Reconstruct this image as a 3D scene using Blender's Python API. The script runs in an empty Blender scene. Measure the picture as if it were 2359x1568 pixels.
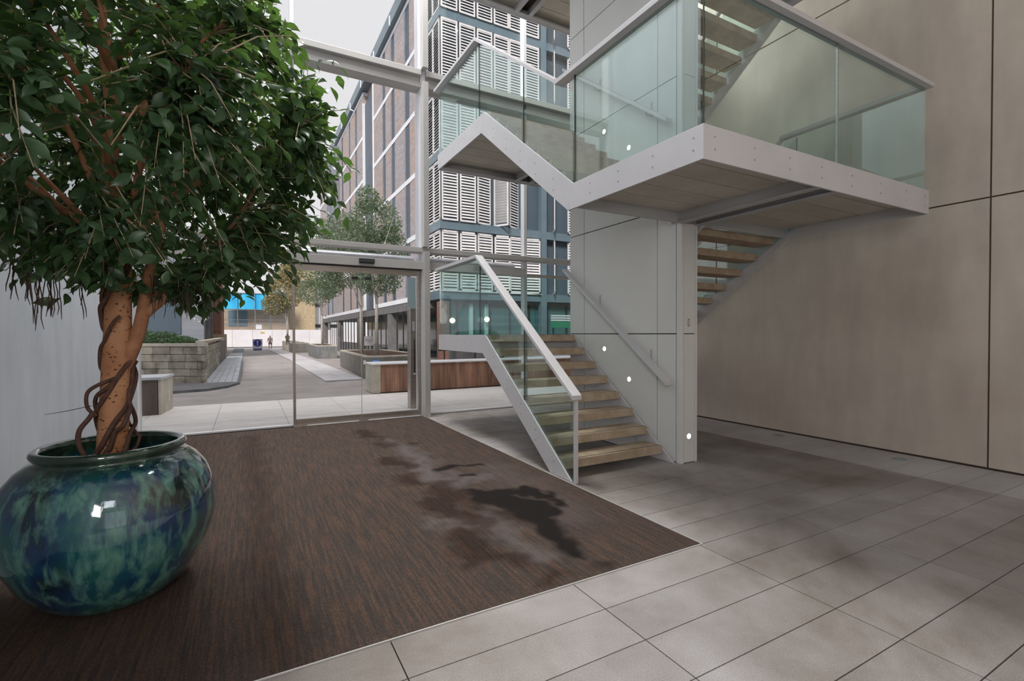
import bpy, math, random
import numpy as np
from mathutils import Vector, Matrix
random.seed(7); rng = np.random.default_rng(7)
S = bpy.context.scene; COL = S.collection; PI = math.pi

# ---------------------------------------------------------------- camera
cam_d = bpy.data.cameras.new('camera'); cam = bpy.data.objects.new('camera', cam_d); COL.objects.link(cam)
S.camera = cam
cam_d.sensor_width = 36.0; cam_d.lens = 1117.1 / 2359 * 36
cam_d.clip_start = 0.05; cam_d.clip_end = 600
YAW, PITCH, ROLL = -0.50187936, -0.01529944, -0.00341035
cam.matrix_world = (Matrix.Translation((0, 0, 1.5)) @ Matrix.Rotation(YAW, 4, 'Z') @ Matrix.Rotation(PI/2, 4, 'X')
                    @ Matrix.Rotation(PITCH, 4, 'X') @ Matrix.Rotation(ROLL, 4, 'Z'))
# ---------------------------------------------------------------- light
W = bpy.data.worlds.new('world'); S.world = W; W.use_nodes = True
bg = W.node_tree.nodes['Background']; bg.inputs[0].default_value = (0.97, 0.98, 1.0, 1); bg.inputs[1].default_value = 0.85
S.view_settings.view_transform = 'Standard'; S.view_settings.look = 'None'
S.view_settings.exposure = 0.0; S.view_settings.gamma = 1.0; S.view_settings.use_curve_mapping = False
sun_d = bpy.data.lights.new('sun', 'SUN'); sun_d.energy = 3.9; sun_d.angle = math.radians(14); sun_d.color = (1.0, 0.96, 0.91)
sun = bpy.data.objects.new('sun', sun_d); COL.objects.link(sun); sun.location = (0, 0, 30)
sun.rotation_euler = Vector((0.48, 0.62, -0.60)).to_track_quat('-Z', 'Y').to_euler()
def area(name, loc, sx, sy, power, col=(1, 1, 1), aim=(0, 0, -1)):
    d = bpy.data.lights.new(name, 'AREA'); d.shape = 'RECTANGLE'; d.size = sx; d.size_y = sy; d.energy = power; d.color = col
    o = bpy.data.objects.new(name, d); COL.objects.link(o); o.location = loc
    o.rotation_euler = Vector(aim).to_track_quat('-Z', 'Y').to_euler()
    return o
area('facade_sky_fill', (1.9, 7.3, 11.7), 3.2, 1.8, 1480, (1.0, 0.99, 0.975), (.10, -.36, -1))  # unseen area lamp added in place of sky light through the facade
area('ceiling_fill_right', (5.75, 2.5, 11.2), 1.0, .5, 80, (0.95, 0.975, 1.0), (-.85, .1, -.5))  # added fill aimed at left wall; sized like a fluorescent mirrored in the facade
area('ceiling_fill_left', (-.9, 1.5, 11.0), 1.2, 6.0, 80, (1.0, 0.97, 0.92), (.95, .15, -.3))  # unseen lamp added to brighten the core face and right wall
area('wall_fill_low', (-1.2, -2.0, 2.7), 1.3, 1.6, 95, (1.0, 0.96, 0.93), (.85, .5, .02))  # unseen lamp added at low level to lift the right wall
area('front_fill', (0.1, -3.4, 4.2), 1.3, 1.5, 34, (0.86, 0.92, 1.0), (0.0, 0.45, -0.8))  # added fill behind the camera, concentrated for a window-like highlight on the pot

# ---------------------------------------------------------------- helpers
WL = {}
class MB:
    def __init__(s): s.v = []; s.f = []
    def add(s, vs, fs):
        n = len(s.v); s.v += [tuple(v) for v in vs]; s.f += [tuple(i + n for i in f) for f in fs]; return s
    def box(s, x0, x1, y0, y1, z0, z1):
        return s.add([(x0,y0,z0),(x1,y0,z0),(x1,y1,z0),(x0,y1,z0),(x0,y0,z1),(x1,y0,z1),(x1,y1,z1),(x0,y1,z1)],
                     [(0,3,2,1),(4,5,6,7),(0,1,5,4),(1,2,6,5),(2,3,7,6),(3,0,4,7)])
    def prism(s, poly, ax, a, b):           # extrude a 2D polygon along axis ax from a to b
        def P(p, t): return (t, p[0], p[1]) if ax == 'x' else (p[0], t, p[1]) if ax == 'y' else (p[0], p[1], t)
        n = len(poly); vs = [P(p, a) for p in poly] + [P(p, b) for p in poly]
        return s.add(vs, [tuple(range(n))[::-1], tuple(range(n, 2*n))] + [(i, (i+1) % n, n+(i+1) % n, n+i) for i in range(n)])
    def tube(s, pts, rad, n=8, cap=True):
        pts = [Vector(p) for p in pts]
        if not isinstance(rad, (list, tuple)): rad = [rad]*len(pts)
        vs = []; up = None
        for i, p in enumerate(pts):
            t = (pts[min(i+1, len(pts)-1)] - pts[max(i-1, 0)]).normalized()
            if up is None: up = t.orthogonal().normalized()
            up = (up - t*up.dot(t)); up = up.normalized() if up.length > 1e-5 else t.orthogonal().normalized()
            w = t.cross(up)
            for k in range(n):
                a = 2*PI*k/n; vs.append(p + (up*math.cos(a) + w*math.sin(a))*rad[i])
        m = len(pts)
        fs = [(i*n+k, i*n+(k+1) % n, (i+1)*n+(k+1) % n, (i+1)*n+k) for i in range(m-1) for k in range(n)]
        if cap: fs += [tuple(range(n))[::-1], tuple((m-1)*n+k for k in range(n))]
        return s.add(vs, fs)
    def lathe(s, prof, c, n=64):
        vs = [(c[0]+r*math.cos(2*PI*k/n), c[1]+r*math.sin(2*PI*k/n), c[2]+z) for r, z in prof for k in range(n)]
        m = len(prof)
        fs = [(i*n+k, i*n+(k+1) % n, (i+1)*n+(k+1) % n, (i+1)*n+k) for i in range(m-1) for k in range(n)]
        return s.add(vs, fs + [tuple(range(n))[::-1], tuple((m-1)*n+k for k in range(n))])
    def disc(s, c, r, ax, t, n=20):
        poly = [(r*math.cos(2*PI*k/n), r*math.sin(2*PI*k/n)) for k in range(n)]
        if ax == 'x': return s.prism([(c[1]+a, c[2]+b) for a, b in poly], 'x', c[0], c[0]+t)
        if ax == 'y': return s.prism([(c[0]+a, c[2]+b) for a, b in poly], 'y', c[1], c[1]+t)
        return s.prism([(c[0]+a, c[1]+b) for a, b in poly], 'z', c[2], c[2]+t)
def finish(o, parent, wl):
    COL.objects.link(o); WL[o.name] = Vector(wl)
    if parent: o.parent = parent; o.location = Vector(wl) - WL[parent.name]
    else: o.location = wl
    return o
def obj(name, mb, mat, parent=None, smooth=False, bevel=0, kind=None, label=None):
    v = np.array(mb.v, float) if isinstance(mb, MB) else mb[0]; f = mb.f if isinstance(mb, MB) else mb[1]
    c = (v.min(0) + v.max(0))/2
    me = bpy.data.meshes.new(name)
    if isinstance(f, np.ndarray):
        k = f.shape[1]; me.vertices.add(len(v)); me.vertices.foreach_set('co', (v-c).astype(np.float32).ravel())
        me.loops.add(f.size); me.loops.foreach_set('vertex_index', f.astype(np.int32).ravel())
        me.polygons.add(len(f)); me.polygons.foreach_set('loop_start', np.arange(0, f.size, k, dtype=np.int32))
        me.update(calc_edges=True)
    else: me.from_pydata([tuple(p) for p in (v-c)], [], f)
    me.materials.append(mat)
    if smooth: me.polygons.foreach_set('use_smooth', [True]*len(me.polygons))
    me.update()
    o = finish(bpy.data.objects.new(name, me), parent, c)
    if smooth == 'auto':
        me.set_sharp_from_angle(angle=math.radians(35))
    if bevel:
        m = o.modifiers.new('bevel', 'BEVEL'); m.width = bevel; m.segments = 2; m.limit_method = 'ANGLE'
    if kind: o['kind'] = kind
    if label: o['label'] = label
    return o
def dup(o, wl, parent=None, label=None, rot=None):
    c = o.copy(); finish(c, parent, wl)
    if rot: c.rotation_euler = rot
    if label: c['label'] = label
    return c
def clone(root, wl, label, rotz=0):
    r = root.copy(); finish(r, None, wl); r.rotation_euler = (0, 0, rotz); r['label'] = label
    for ch in list(root.children):
        c = ch.copy(); COL.objects.link(c); c.parent = r; c.location = ch.location
        for g in list(ch.children):
            d = g.copy(); COL.objects.link(d); d.parent = c; d.location = g.location
    return r
def tag(o, label, cat, group=None):
    o['label'] = label; o['category'] = cat
    if group: o['group'] = group
    return o
def thing(name, loc, label, cat, group=None):
    return tag(finish(bpy.data.objects.new(name, None), None, Vector(loc)), label, cat, group)
def struct(name, mb, mat, **k):
    o = obj(name, mb, mat, **k); o['kind'] = 'structure'; return o

# ---------------------------------------------------------------- materials
def base(name, col, rough=.6, metal=0, spec=.5):
    m = bpy.data.materials.new(name); m.use_nodes = True; nt = m.node_tree; b = nt.nodes['Principled BSDF']
    b.inputs['Base Color'].default_value = (*col, 1); b.inputs['Roughness'].default_value = rough
    b.inputs['Metallic'].default_value = metal; b.inputs['Specular IOR Level'].default_value = spec
    return m, nt, b
def N(nt, t, **k):
    n = nt.nodes.new(t)
    for a, v in k.items():
        if a.startswith('i_'):
            key = a[2:]; key = int(key) if key.isdigit() else key
            n.inputs[key].default_value = v
        else: setattr(n, a, v)
    return n
def ramp(nt, src, stops):
    r = nt.nodes.new('ShaderNodeValToRGB'); e = r.color_ramp.elements
    while len(e) < len(stops): e.new(.5)
    for q, (p, c) in zip(e, stops): q.position = p; q.color = (*c, 1) if len(c) == 3 else c
    nt.links.new(src, r.inputs[0]); return r.outputs[0]
def pos(nt, scale=(1, 1, 1), rot=(0, 0, 0)):
    g = nt.nodes.new('ShaderNodeNewGeometry'); m = N(nt, 'ShaderNodeMapping', i_3=scale, i_2=rot)
    nt.links.new(g.outputs['Position'], m.inputs[0]); return m.outputs[0]
def mixc(nt, f, a, b, mode='MIX'):
    m = N(nt, 'ShaderNodeMix', data_type='RGBA', blend_type=mode)
    for s, v in ((0, f), (6, a), (7, b)):
        if hasattr(v, 'links') or isinstance(v, bpy.types.NodeSocket): nt.links.new(v, m.inputs[s])
        else: m.inputs[s].default_value = v if s == 0 else (*v, 1)
    return m.outputs[2]
def noisy(name, c1, c2, scale=3, rough=.6, bump=0, stretch=(1, 1, 1), c3=None, fine=0, objrand=0, metal=0, spec=.5, detail=5, lo=.35, hi=.65):
    m, nt, b = base(name, c1, rough, metal, spec)
    n = N(nt, 'ShaderNodeTexNoise', i_Scale=scale, i_Detail=detail, i_Roughness=.6); nt.links.new(pos(nt, stretch), n.inputs['Vector'])
    st = [(lo, c1), (hi, c2)] if c3 is None else [(lo-.1, c1), (.5, c2), (hi+.1, c3)]
    out = ramp(nt, n.outputs['Fac'], st)
    if fine:
        f = N(nt, 'ShaderNodeTexNoise', i_Scale=140, i_Detail=3); nt.links.new(pos(nt), f.inputs['Vector'])
        fr = ramp(nt, f.outputs['Fac'], [(.3, (1-fine,)*3), (.7, (1+fine*.4,)*3)]); out = mixc(nt, 1.0, out, fr, 'MULTIPLY')
    if objrand:
        oi = N(nt, 'ShaderNodeObjectInfo'); rr = ramp(nt, oi.outputs['Random'], [(0, (1-objrand,)*3), (1, (1+objrand*.5, 1+objrand*.45, 1+objrand*.4))])
        out = mixc(nt, 1.0, out, rr, 'MULTIPLY')
    nt.links.new(out, b.inputs['Base Color'])
    if bump:
        bn = N(nt, 'ShaderNodeBump', i_Strength=bump, i_Distance=.01); nn = N(nt, 'ShaderNodeTexNoise', i_Scale=scale*12, i_Detail=4)
        nt.links.new(pos(nt, stretch), nn.inputs['Vector']); nt.links.new(nn.outputs['Fac'], bn.inputs['Height']); nt.links.new(bn.outputs[0], b.inputs['Normal'])
    return m
def glass(name, tint, refl=1.0, f0=.045):
    m = bpy.data.materials.new(name); m.use_nodes = True; nt = m.node_tree; nt.nodes.clear()
    o = nt.nodes.new('ShaderNodeOutputMaterial'); mx = nt.nodes.new('ShaderNodeMixShader')
    t = N(nt, 'ShaderNodeBsdfTransparent', i_Color=(*tint, 1)); g = N(nt, 'ShaderNodeBsdfGlossy', i_Roughness=.0, i_Color=(refl, refl, refl, 1))
    lw = N(nt, 'ShaderNodeLayerWeight', i_Blend=.5); p = N(nt, 'ShaderNodeMath', operation='POWER'); p.inputs[1].default_value = 4.5
    a = N(nt, 'ShaderNodeMath', operation='MULTIPLY_ADD'); a.inputs[1].default_value = 1-f0; a.inputs[2].default_value = f0
    nt.links.new(lw.outputs['Facing'], p.inputs[0]); nt.links.new(p.outputs[0], a.inputs[0]); nt.links.new(a.outputs[0], mx.inputs[0])
    nt.links.new(t.outputs[0], mx.inputs[1]); nt.links.new(g.outputs[0], mx.inputs[2]); nt.links.new(mx.outputs[0], o.inputs[0])
    return m
def glow(name, col, s):
    m, nt, b = base(name, col, .4); b.inputs['Emission Color'].default_value = (*col, 1); b.inputs['Emission Strength'].default_value = s; return m

M = {}
M['steel'] = noisy('white_painted_steel', (.55, .54, .555), (.60, .585, .595), 2, .42)
M['steel_dark'] = noisy('grey_painted_steel', (.43, .435, .44), (.48, .485, .485), 2, .5)
M['frame'] = noisy('facade_frame_paint', (.45, .44, .43), (.50, .48, .46), 1.5, .4)
M['frame_white'] = noisy('facade_frame_white', (.66, .66, .70), (.72, .72, .74), 1.5, .45)
M['brushed'] = noisy('brushed_steel', (.36, .32, .29), (.46, .42, .38), 3, .32, stretch=(1, 1, 20), metal=.85)
M['silver'] = noisy('silver_tube', (.55, .56, .60), (.63, .64, .67), 3, .3, metal=.6)
M['core'] = noisy('core_panel', (.62, .625, .60), (.68, .675, .65), .8, .5, bump=.02)
M['dark'] = base('dark_joint', (.02, .02, .02), .9)[0]
M['joint'] = base('brown_joint', (.055, .038, .03), .9)[0]; M['walljoint'] = base('wall_joint', (.11, .07, .05), .9)[0]
M['tile'] = noisy('floor_tile', (.20, .178, .155), (.315, .296, .282), 1.3, .6, bump=.06, fine=.24, objrand=.10, c3=(.385, .37, .362), detail=6)
def tile_dirt_shade(m):  # brown dirt patches, offset so they also paint shade on the right floor
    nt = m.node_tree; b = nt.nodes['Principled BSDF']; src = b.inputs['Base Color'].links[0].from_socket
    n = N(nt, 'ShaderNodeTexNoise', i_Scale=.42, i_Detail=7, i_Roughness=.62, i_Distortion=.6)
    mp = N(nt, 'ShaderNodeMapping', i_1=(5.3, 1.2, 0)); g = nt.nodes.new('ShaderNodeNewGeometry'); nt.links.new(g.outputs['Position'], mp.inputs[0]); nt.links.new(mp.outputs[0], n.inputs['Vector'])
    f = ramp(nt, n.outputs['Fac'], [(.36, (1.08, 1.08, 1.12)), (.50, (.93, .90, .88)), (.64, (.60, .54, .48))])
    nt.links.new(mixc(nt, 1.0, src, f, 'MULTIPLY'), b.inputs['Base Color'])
tile_dirt_shade(M['tile'])
M['tile_pale'] = noisy('pale_floor_tile', (.40, .385, .375), (.50, .485, .475), 1.3, .6, bump=.06, fine=.2, objrand=.06)
M['soffit'] = noisy('soffit_stone', (.54, .50, .43), (.64, .60, .53), 2, .8, fine=.08, objrand=.06)
M['tread'] = noisy('stair_stone', (.36, .27, .185), (.50, .40, .29), 5, .7, bump=.1, fine=.12, objrand=.06)
M['slab'] = noisy('paving_slab', (.66, .635, .60), (.80, .77, .75), 2.2, .8, stretch=(1, 5, 1), fine=.12, objrand=.08)
M['asphalt'] = noisy('asphalt', (.31, .28, .268), (.41, .375, .36), .9, .75, bump=.1, fine=.2)
M['asphalt_dark'] = noisy('asphalt_footway', (.15, .145, .15), (.20, .19, .195), 1.2, .8, fine=.15)
M['paver'] = noisy('blue_grey_paver', (.50, .53, .58), (.62, .65, .70), 2, .7, fine=.1, objrand=.12)
M['paver_lilac'] = noisy('lilac_paver', (.52, .50, .52), (.64, .62, .64), 2, .7, fine=.1, objrand=.10)
M['kerb'] = noisy('kerb_stone', (.10, .11, .12), (.17, .18, .19), 3, .7)
M['rock'] = noisy('weathered_stone_block', (.13, .12, .09), (.40, .37, .30), 3.2, .85, bump=.3, c3=(.56, .52, .45), fine=.15, objrand=.30, detail=7)
M['coping'] = noisy('coping_stone', (.42, .39, .32), (.56, .52, .44), 3, .85, bump=.1, fine=.1)
M['conc_dark'] = noisy('dark_planter_concrete', (.10, .105, .11), (.19, .19, .18), 3, .8, stretch=(1, 1, .5), fine=.12)
M['conc_olive'] = noisy('olive_planter_concrete', (.13, .125, .105), (.20, .19, .165), 3, .85, fine=.12)
M['cedar'] = noisy('weathered_cedar', (.17, .085, .055), (.38, .21, .14), 6, .7, stretch=(1, 1, .12), bump=.2, objrand=.28)
M['greywood'] = noisy('grey_brown_timber', (.09, .068, .055), (.15, .12, .095), 5, .75, stretch=(1, 1, .2), bump=.1)
M['white'] = base('white_paint', (.74, .74, .76), .6)[0]
M['hoard'] = noisy('hoarding_white', (.66, .64, .66), (.74, .72, .74), .6, .6)
M['band'] = noisy('white_facade_band', (.70, .73, .78), (.78, .80, .84), 1, .6)
M['blueband'] = noisy('blue_grey_cladding', (.10, .15, .185), (.14, .195, .23), .7, .35)
M['shutter'] = noisy('shutter_timber', (.56, .555, .56), (.68, .665, .665), 3, .7, stretch=(1, 1, .3))
M['winglass'] = base('dark_window_glass', (.07, .10, .13), .4, 0, .4)[0]
M['tealglass'] = base('teal_shop_glass', (.05, .14, .15), .08, 0, .8)[0]
M['recess'] = base('blue_recess_glass', (.028, .05, .085), .35, 0, .35)[0]
M['black'] = base('black_metal', (.015, .016, .018), .5)[0]
M['darkgrey'] = noisy('dark_grey_stone', (.10, .10, .105), (.17, .165, .165), 2, .6)
M['greyclad'] = noisy('grey_blue_cladding', (.16, .18, .21), (.22, .24, .27), .5, .6, stretch=(.2, .2, 6))
M['brick_red'] = noisy('red_brick', (.25, .12, .09), (.36, .19, .14), 6, .85, fine=.1)
M['bluesheet'] = noisy('blue_sheeting', (.02, .36, .70), (.05, .52, .85), 1.2, .5, stretch=(1, 1, .3))
M['soil'] = noisy('potting_soil', (.035, .018, .012), (.09, .045, .028), 25, .95, bump=.5)
M['bark_birch'] = noisy('pale_birch_bark', (.36, .32, .27), (.62, .58, .52), 9, .85, stretch=(1, 1, 3))
M['led'] = glow('white_led', (1.0, .98, .97), 3.2)
M['warm'] = glow('warm_globe', (1.0, .88, .62), 3.0)
M['ring'] = base('light_rim', (.62, .61, .62), .3, .5)[0]
M['uplight'] = base('uplight_glass', (.20, .30, .36), .12, .1, .8)[0]
M['signblue'] = base('sign_blue', (.022, .03, .26), .4)[0]
M['signwhite'] = base('sign_white', (.60, .59, .62), .5)[0]
M['skyblue'] = base('poster_blue', (.03, .22, .60), .5)[0]
M['yellow'] = base('yellow_plate', (.55, .40, .05), .5)[0]
M['carpaint'] = base('silver_car_paint', (.50, .54, .58), .25, .3)[0]
M['carpaint2'] = base('white_car_paint', (.66, .68, .70), .25, .1)[0]
M['rubber'] = base('rubber', (.02, .02, .02), .8)[0]
M['red'] = base('red_lamp', (.35, .02, .02), .3)[0]
M['green'] = base('green_awning', (.02, .26, .14), .6)[0]
M['glass'] = glass('clear_glass', (.99, .985, .99), .8, .02)
M['glass_green'] = glass('green_balustrade_glass', (.865, .955, .94), 1.0, .075)
M['glass_frost'] = base('pale_blue_panel', (.45, .62, .66), .3)[0]
M['glass_edge'] = base('glass_edge', (.02, .05, .045), .2)[0]
M['skin'] = base('skin', (.40, .24, .17), .7)[0]
M['shirt'] = base('pink_shirt', (.45, .33, .32), .8)[0]
M['shorts'] = base('brown_shorts', (.20, .13, .09), .8)[0]
M['darkcloth'] = base('dark_cloth', (.10, .07, .05), .8)[0]
M['hair'] = base('dark_hair', (.03, .02, .015), .8)[0]
def m_wall(name, a, b, c):
    m, nt, bs = base(name, a, .75)
    n = N(nt, 'ShaderNodeTexNoise', i_Scale=.55, i_Detail=6, i_Roughness=.6); nt.links.new(pos(nt, (1, 1, 1.3)), n.inputs['Vector'])
    n2 = N(nt, 'ShaderNodeTexNoise', i_Scale=2.2, i_Detail=5); nt.links.new(pos(nt, (2.2, 2.2, .5)), n2.inputs['Vector'])
    o1 = ramp(nt, n.outputs['Fac'], [(.3, a), (.5, b), (.7, c)])
    o2 = ramp(nt, n2.outputs['Fac'], [(.3, (.90, .90, .90)), (.7, (1.06, 1.05, 1.04))])
    nt.links.new(mixc(nt, 1.0, o1, o2, 'MULTIPLY'), bs.inputs['Base Color'])
    bn = N(nt, 'ShaderNodeBump', i_Strength=.06, i_Distance=.01); f = N(nt, 'ShaderNodeTexNoise', i_Scale=30, i_Detail=5)
    nt.links.new(f.outputs['Fac'], bn.inputs['Height']); nt.links.new(pos(nt), f.inputs['Vector']); nt.links.new(bn.outputs[0], bs.inputs['Normal'])
    return m
M['wall_r'] = m_wall('beige_stone_wall', (.50, .425, .365), (.58, .51, .44), (.66, .59, .51))
M['wall_l'] = m_wall('grey_concrete_wall', (.40, .43, .475), (.45, .48, .53), (.49, .52, .57))
def m_brick():
    m, nt, b = base('pale_brickwork', (.5, .4, .36), .85)
    g = nt.nodes.new('ShaderNodeNewGeometry'); sx = N(nt, 'ShaderNodeSeparateXYZ'); nt.links.new(g.outputs['Position'], sx.inputs[0])
    cb = N(nt, 'ShaderNodeCombineXYZ'); ad = N(nt, 'ShaderNodeMath', operation='ADD'); nt.links.new(sx.outputs[0], ad.inputs[0]); nt.links.new(sx.outputs[1], ad.inputs[1])
    nt.links.new(ad.outputs[0], cb.inputs[0]); nt.links.new(sx.outputs[2], cb.inputs[1])
    bt = N(nt, 'ShaderNodeTexBrick', i_Scale=1.0, i_3=(.26, .22, .20, 1)); bt.inputs['Color1'].default_value = (.42, .375, .355, 1); bt.inputs['Color2'].default_value = (.32, .295, .29, 1)
    bt.inputs['Mortar'].default_value = (.30, .26, .25, 1); bt.inputs['Mortar Size'].default_value = .02; bt.inputs['Brick Width'].default_value = .45; bt.inputs['Row Height'].default_value = .15
    nt.links.new(cb.outputs[0], bt.inputs['Vector'])
    n = N(nt, 'ShaderNodeTexNoise', i_Scale=.35, i_Detail=3); nt.links.new(pos(nt), n.inputs['Vector'])
    r = ramp(nt, n.outputs['Fac'], [(.35, (1.1, .95, .86)), (.6, (.98, 1.0, 1.08))])
    nt.links.new(mixc(nt, 1.0, bt.outputs['Color'], r, 'MULTIPLY'), b.inputs['Base Color']); return m
M['brick'] = m_brick()
def m_tan():
    return noisy('tan_stone_facade', (.40, .30, .17), (.52, .42, .27), 2.5, .85, stretch=(1, 1, 2), fine=.1)
M['tan'] = m_tan()
def m_leaf(name, dark, light, under, trans, scale=2.0):
    m = bpy.data.materials.new(name); m.use_nodes = True; nt = m.node_tree; b = nt.nodes['Principled BSDF']
    n = N(nt, 'ShaderNodeTexNoise', i_Scale=scale, i_Detail=3); nt.links.new(pos(nt, (6, 6, 6)), n.inputs['Vector'])
    c = ramp(nt, n.outputs['Fac'], [(.3, dark), (.72, light)])
    b.inputs['Roughness'].default_value = .36; b.inputs['Specular IOR Level'].default_value = .45
    nt.links.new(c, b.inputs['Base Color'])
    t = N(nt, 'ShaderNodeBsdfTranslucent', i_Color=(*under, 1)); mx = N(nt, 'ShaderNodeMixShader', i_0=trans)
    nt.links.new(b.outputs[0], mx.inputs[1]); nt.links.new(t.outputs[0], mx.inputs[2])
    nt.links.new(mx.outputs[0], nt.nodes['Material Output'].inputs[0]); return m
M['leaf'] = m_leaf('fig_leaf', (.022, .052, .026), (.075, .145, .065), (.17, .33, .05), .25)
M['leaf_birch'] = m_leaf('birch_leaf', (.05, .09, .05), (.20, .26, .17), (.22, .32, .10), .25)
M['leaf_far'] = m_leaf('autumn_leaf', (.22, .19, .07), (.38, .33, .14), (.4, .35, .1), .3)
M['shrub'] = m_leaf('shrub_leaf', (.03, .08, .03), (.09, .19, .06), (.1, .2, .04), .2)
def m_bark():
    m, nt, b = base('fig_bark', (.3, .13, .06), .8)
    n = N(nt, 'ShaderNodeTexNoise', i_Scale=9, i_Detail=6); nt.links.new(pos(nt, (1, 1, .6)), n.inputs['Vector'])
    v = N(nt, 'ShaderNodeTexVoronoi', i_Scale=38); nt.links.new(pos(nt, (1, 1, 1.6)), v.inputs['Vector'])
    n3 = N(nt, 'ShaderNodeTexNoise', i_Scale=14, i_Detail=2); nt.links.new(pos(nt), n3.inputs['Vector'])
    c = ramp(nt, n.outputs['Fac'], [(.3, (.38, .165, .075)), (.7, (.58, .30, .16))])
    ad = N(nt, 'ShaderNodeMath', operation='SUBTRACT'); ad.inputs[1].default_value = 0
    s = ramp(nt, v.outputs['Distance'], [(.20, (0, 0, 0)), (.36, (1, 1, 1))]); s2 = ramp(nt, n3.outputs['Fac'], [(.46, (1, 1, 1)), (.54, (0, 0, 0))])
    mask = mixc(nt, 1.0, s, s2, 'LIGHTEN')
    nt.links.new(mixc(nt, mask, (.05, .02, .012), c), b.inputs['Base Color'])
    bn = N(nt, 'ShaderNodeBump', i_Strength=.5, i_Distance=.01); nt.links.new(n.outputs['Fac'], bn.inputs['Height']); nt.links.new(bn.outputs[0], b.inputs['Normal']); return m
M['bark'] = m_bark()
M['vine'] = noisy('vine_bark', (.07, .035, .025), (.14, .07, .05), 20, .8, bump=.3)
M['twig'] = noisy('twig_bark', (.26, .20, .12), (.42, .34, .22), 12, .8)
M['limb'] = noisy('limb_bark', (.32, .14, .07), (.48, .235, .125), 12, .8, bump=.2)
M['root'] = base('aerial_root', (.07, .045, .035), .9)[0]
def m_pot():
    m, nt, b = base('glazed_ceramic', (.02, .1, .12), .07)
    tc = N(nt, 'ShaderNodeTexCoord')
    def nz(scale, st, det, seed):
        mp = N(nt, 'ShaderNodeMapping', i_3=st, i_1=(seed, seed*.7, 0)); nt.links.new(tc.outputs['Object'], mp.inputs[0])
        n = N(nt, 'ShaderNodeTexNoise', i_Scale=scale, i_Detail=det, i_Roughness=.6, i_Distortion=.4); nt.links.new(mp.outputs[0], n.inputs['Vector']); return n.outputs['Fac']
    a = ramp(nt, nz(2.6, (1, 1, .9), 3, 1.3), [(.32, (.005, .016, .018)), (.44, (.008, .045, .125)), (.52, (.010, .085, .13)), (.62, (.018, .125, .12))])
    f = ramp(nt, nz(5.5, (2.6, 2.6, .8), 6, 4.1), [(.45, (0, 0, 0)), (.66, (1, 1, 1))])
    o = mixc(nt, f, a, (.13, .31, .25))
    f2 = ramp(nt, nz(2.4, (1.2, 1.2, .8), 3, 9.2), [(.56, (0, 0, 0)), (.72, (1, 1, 1))])
    o = mixc(nt, f2, o, (.016, .035, .018))
    sp = N(nt, 'ShaderNodeSeparateXYZ'); nt.links.new(tc.outputs['Object'], sp.inputs[0])
    rim = ramp(nt, sp.outputs[2], [(.30, (0, 0, 0)), (.38, (1, 1, 1))])
    o = mixc(nt, rim, o, mixc(nt, f, (.012, .032, .020), (.035, .085, .055)))
    nt.links.new(o, b.inputs['Base Color'])
    bn = N(nt, 'ShaderNodeBump', i_Strength=.10, i_Distance=.02); n2 = nz(16, (1, 1, .5), 3, 2); nt.links.new(n2, bn.inputs['Height']); nt.links.new(bn.outputs[0], b.inputs['Normal'])
    b.inputs['Coat Weight'].default_value = 1.0; b.inputs['Coat IOR'].default_value = 1.7; b.inputs['Coat Roughness'].default_value = .04
    return m
M['pot'] = m_pot()
def m_mat():
    m, nt, b = base('coir_mat', (.08, .06, .05), .95, 0, .15)
    at = N(nt, 'ShaderNodeAttribute', attribute_name='wet'); rg = N(nt, 'ShaderNodeSeparateColor'); nt.links.new(at.outputs['Color'], rg.inputs[0])
    n = N(nt, 'ShaderNodeTexNoise', i_Scale=6, i_Detail=5, i_Roughness=.7); nt.links.new(pos(nt, (9, .35, 1)), n.inputs['Vector'])
    n2 = N(nt, 'ShaderNodeTexNoise', i_Scale=150, i_Detail=3, i_Roughness=.7); nt.links.new(pos(nt, (1, .55, 1)), n2.inputs['Vector'])
    c = ramp(nt, n.outputs['Fac'], [(.30, (.040, .033, .029)), (.48, (.060, .048, .042)), (.58, (.095, .058, .040)), (.68, (.078, .064, .057))])
    f = ramp(nt, n2.outputs['Fac'], [(.3, (.55, .55, .55)), (.7, (1.35, 1.32, 1.3))]); c = mixc(nt, 1.0, c, f, 'MULTIPLY')
    c = mixc(nt, rg.outputs[2], c, (.125, .108, .105))
    c = mixc(nt, rg.outputs[1], c, mixc(nt, 1.0, c, (.42, .32, .27), 'MULTIPLY'))
    c = mixc(nt, rg.outputs[0], c, (.012, .009, .008))
    nt.links.new(c, b.inputs['Base Color'])
    bn = N(nt, 'ShaderNodeBump', i_Strength=.5, i_Distance=.01); nt.links.new(n2.outputs['Fac'], bn.inputs['Height']); nt.links.new(bn.outputs[0], b.inputs['Normal'])
    return m
M['mat'] = m_mat()

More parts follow.
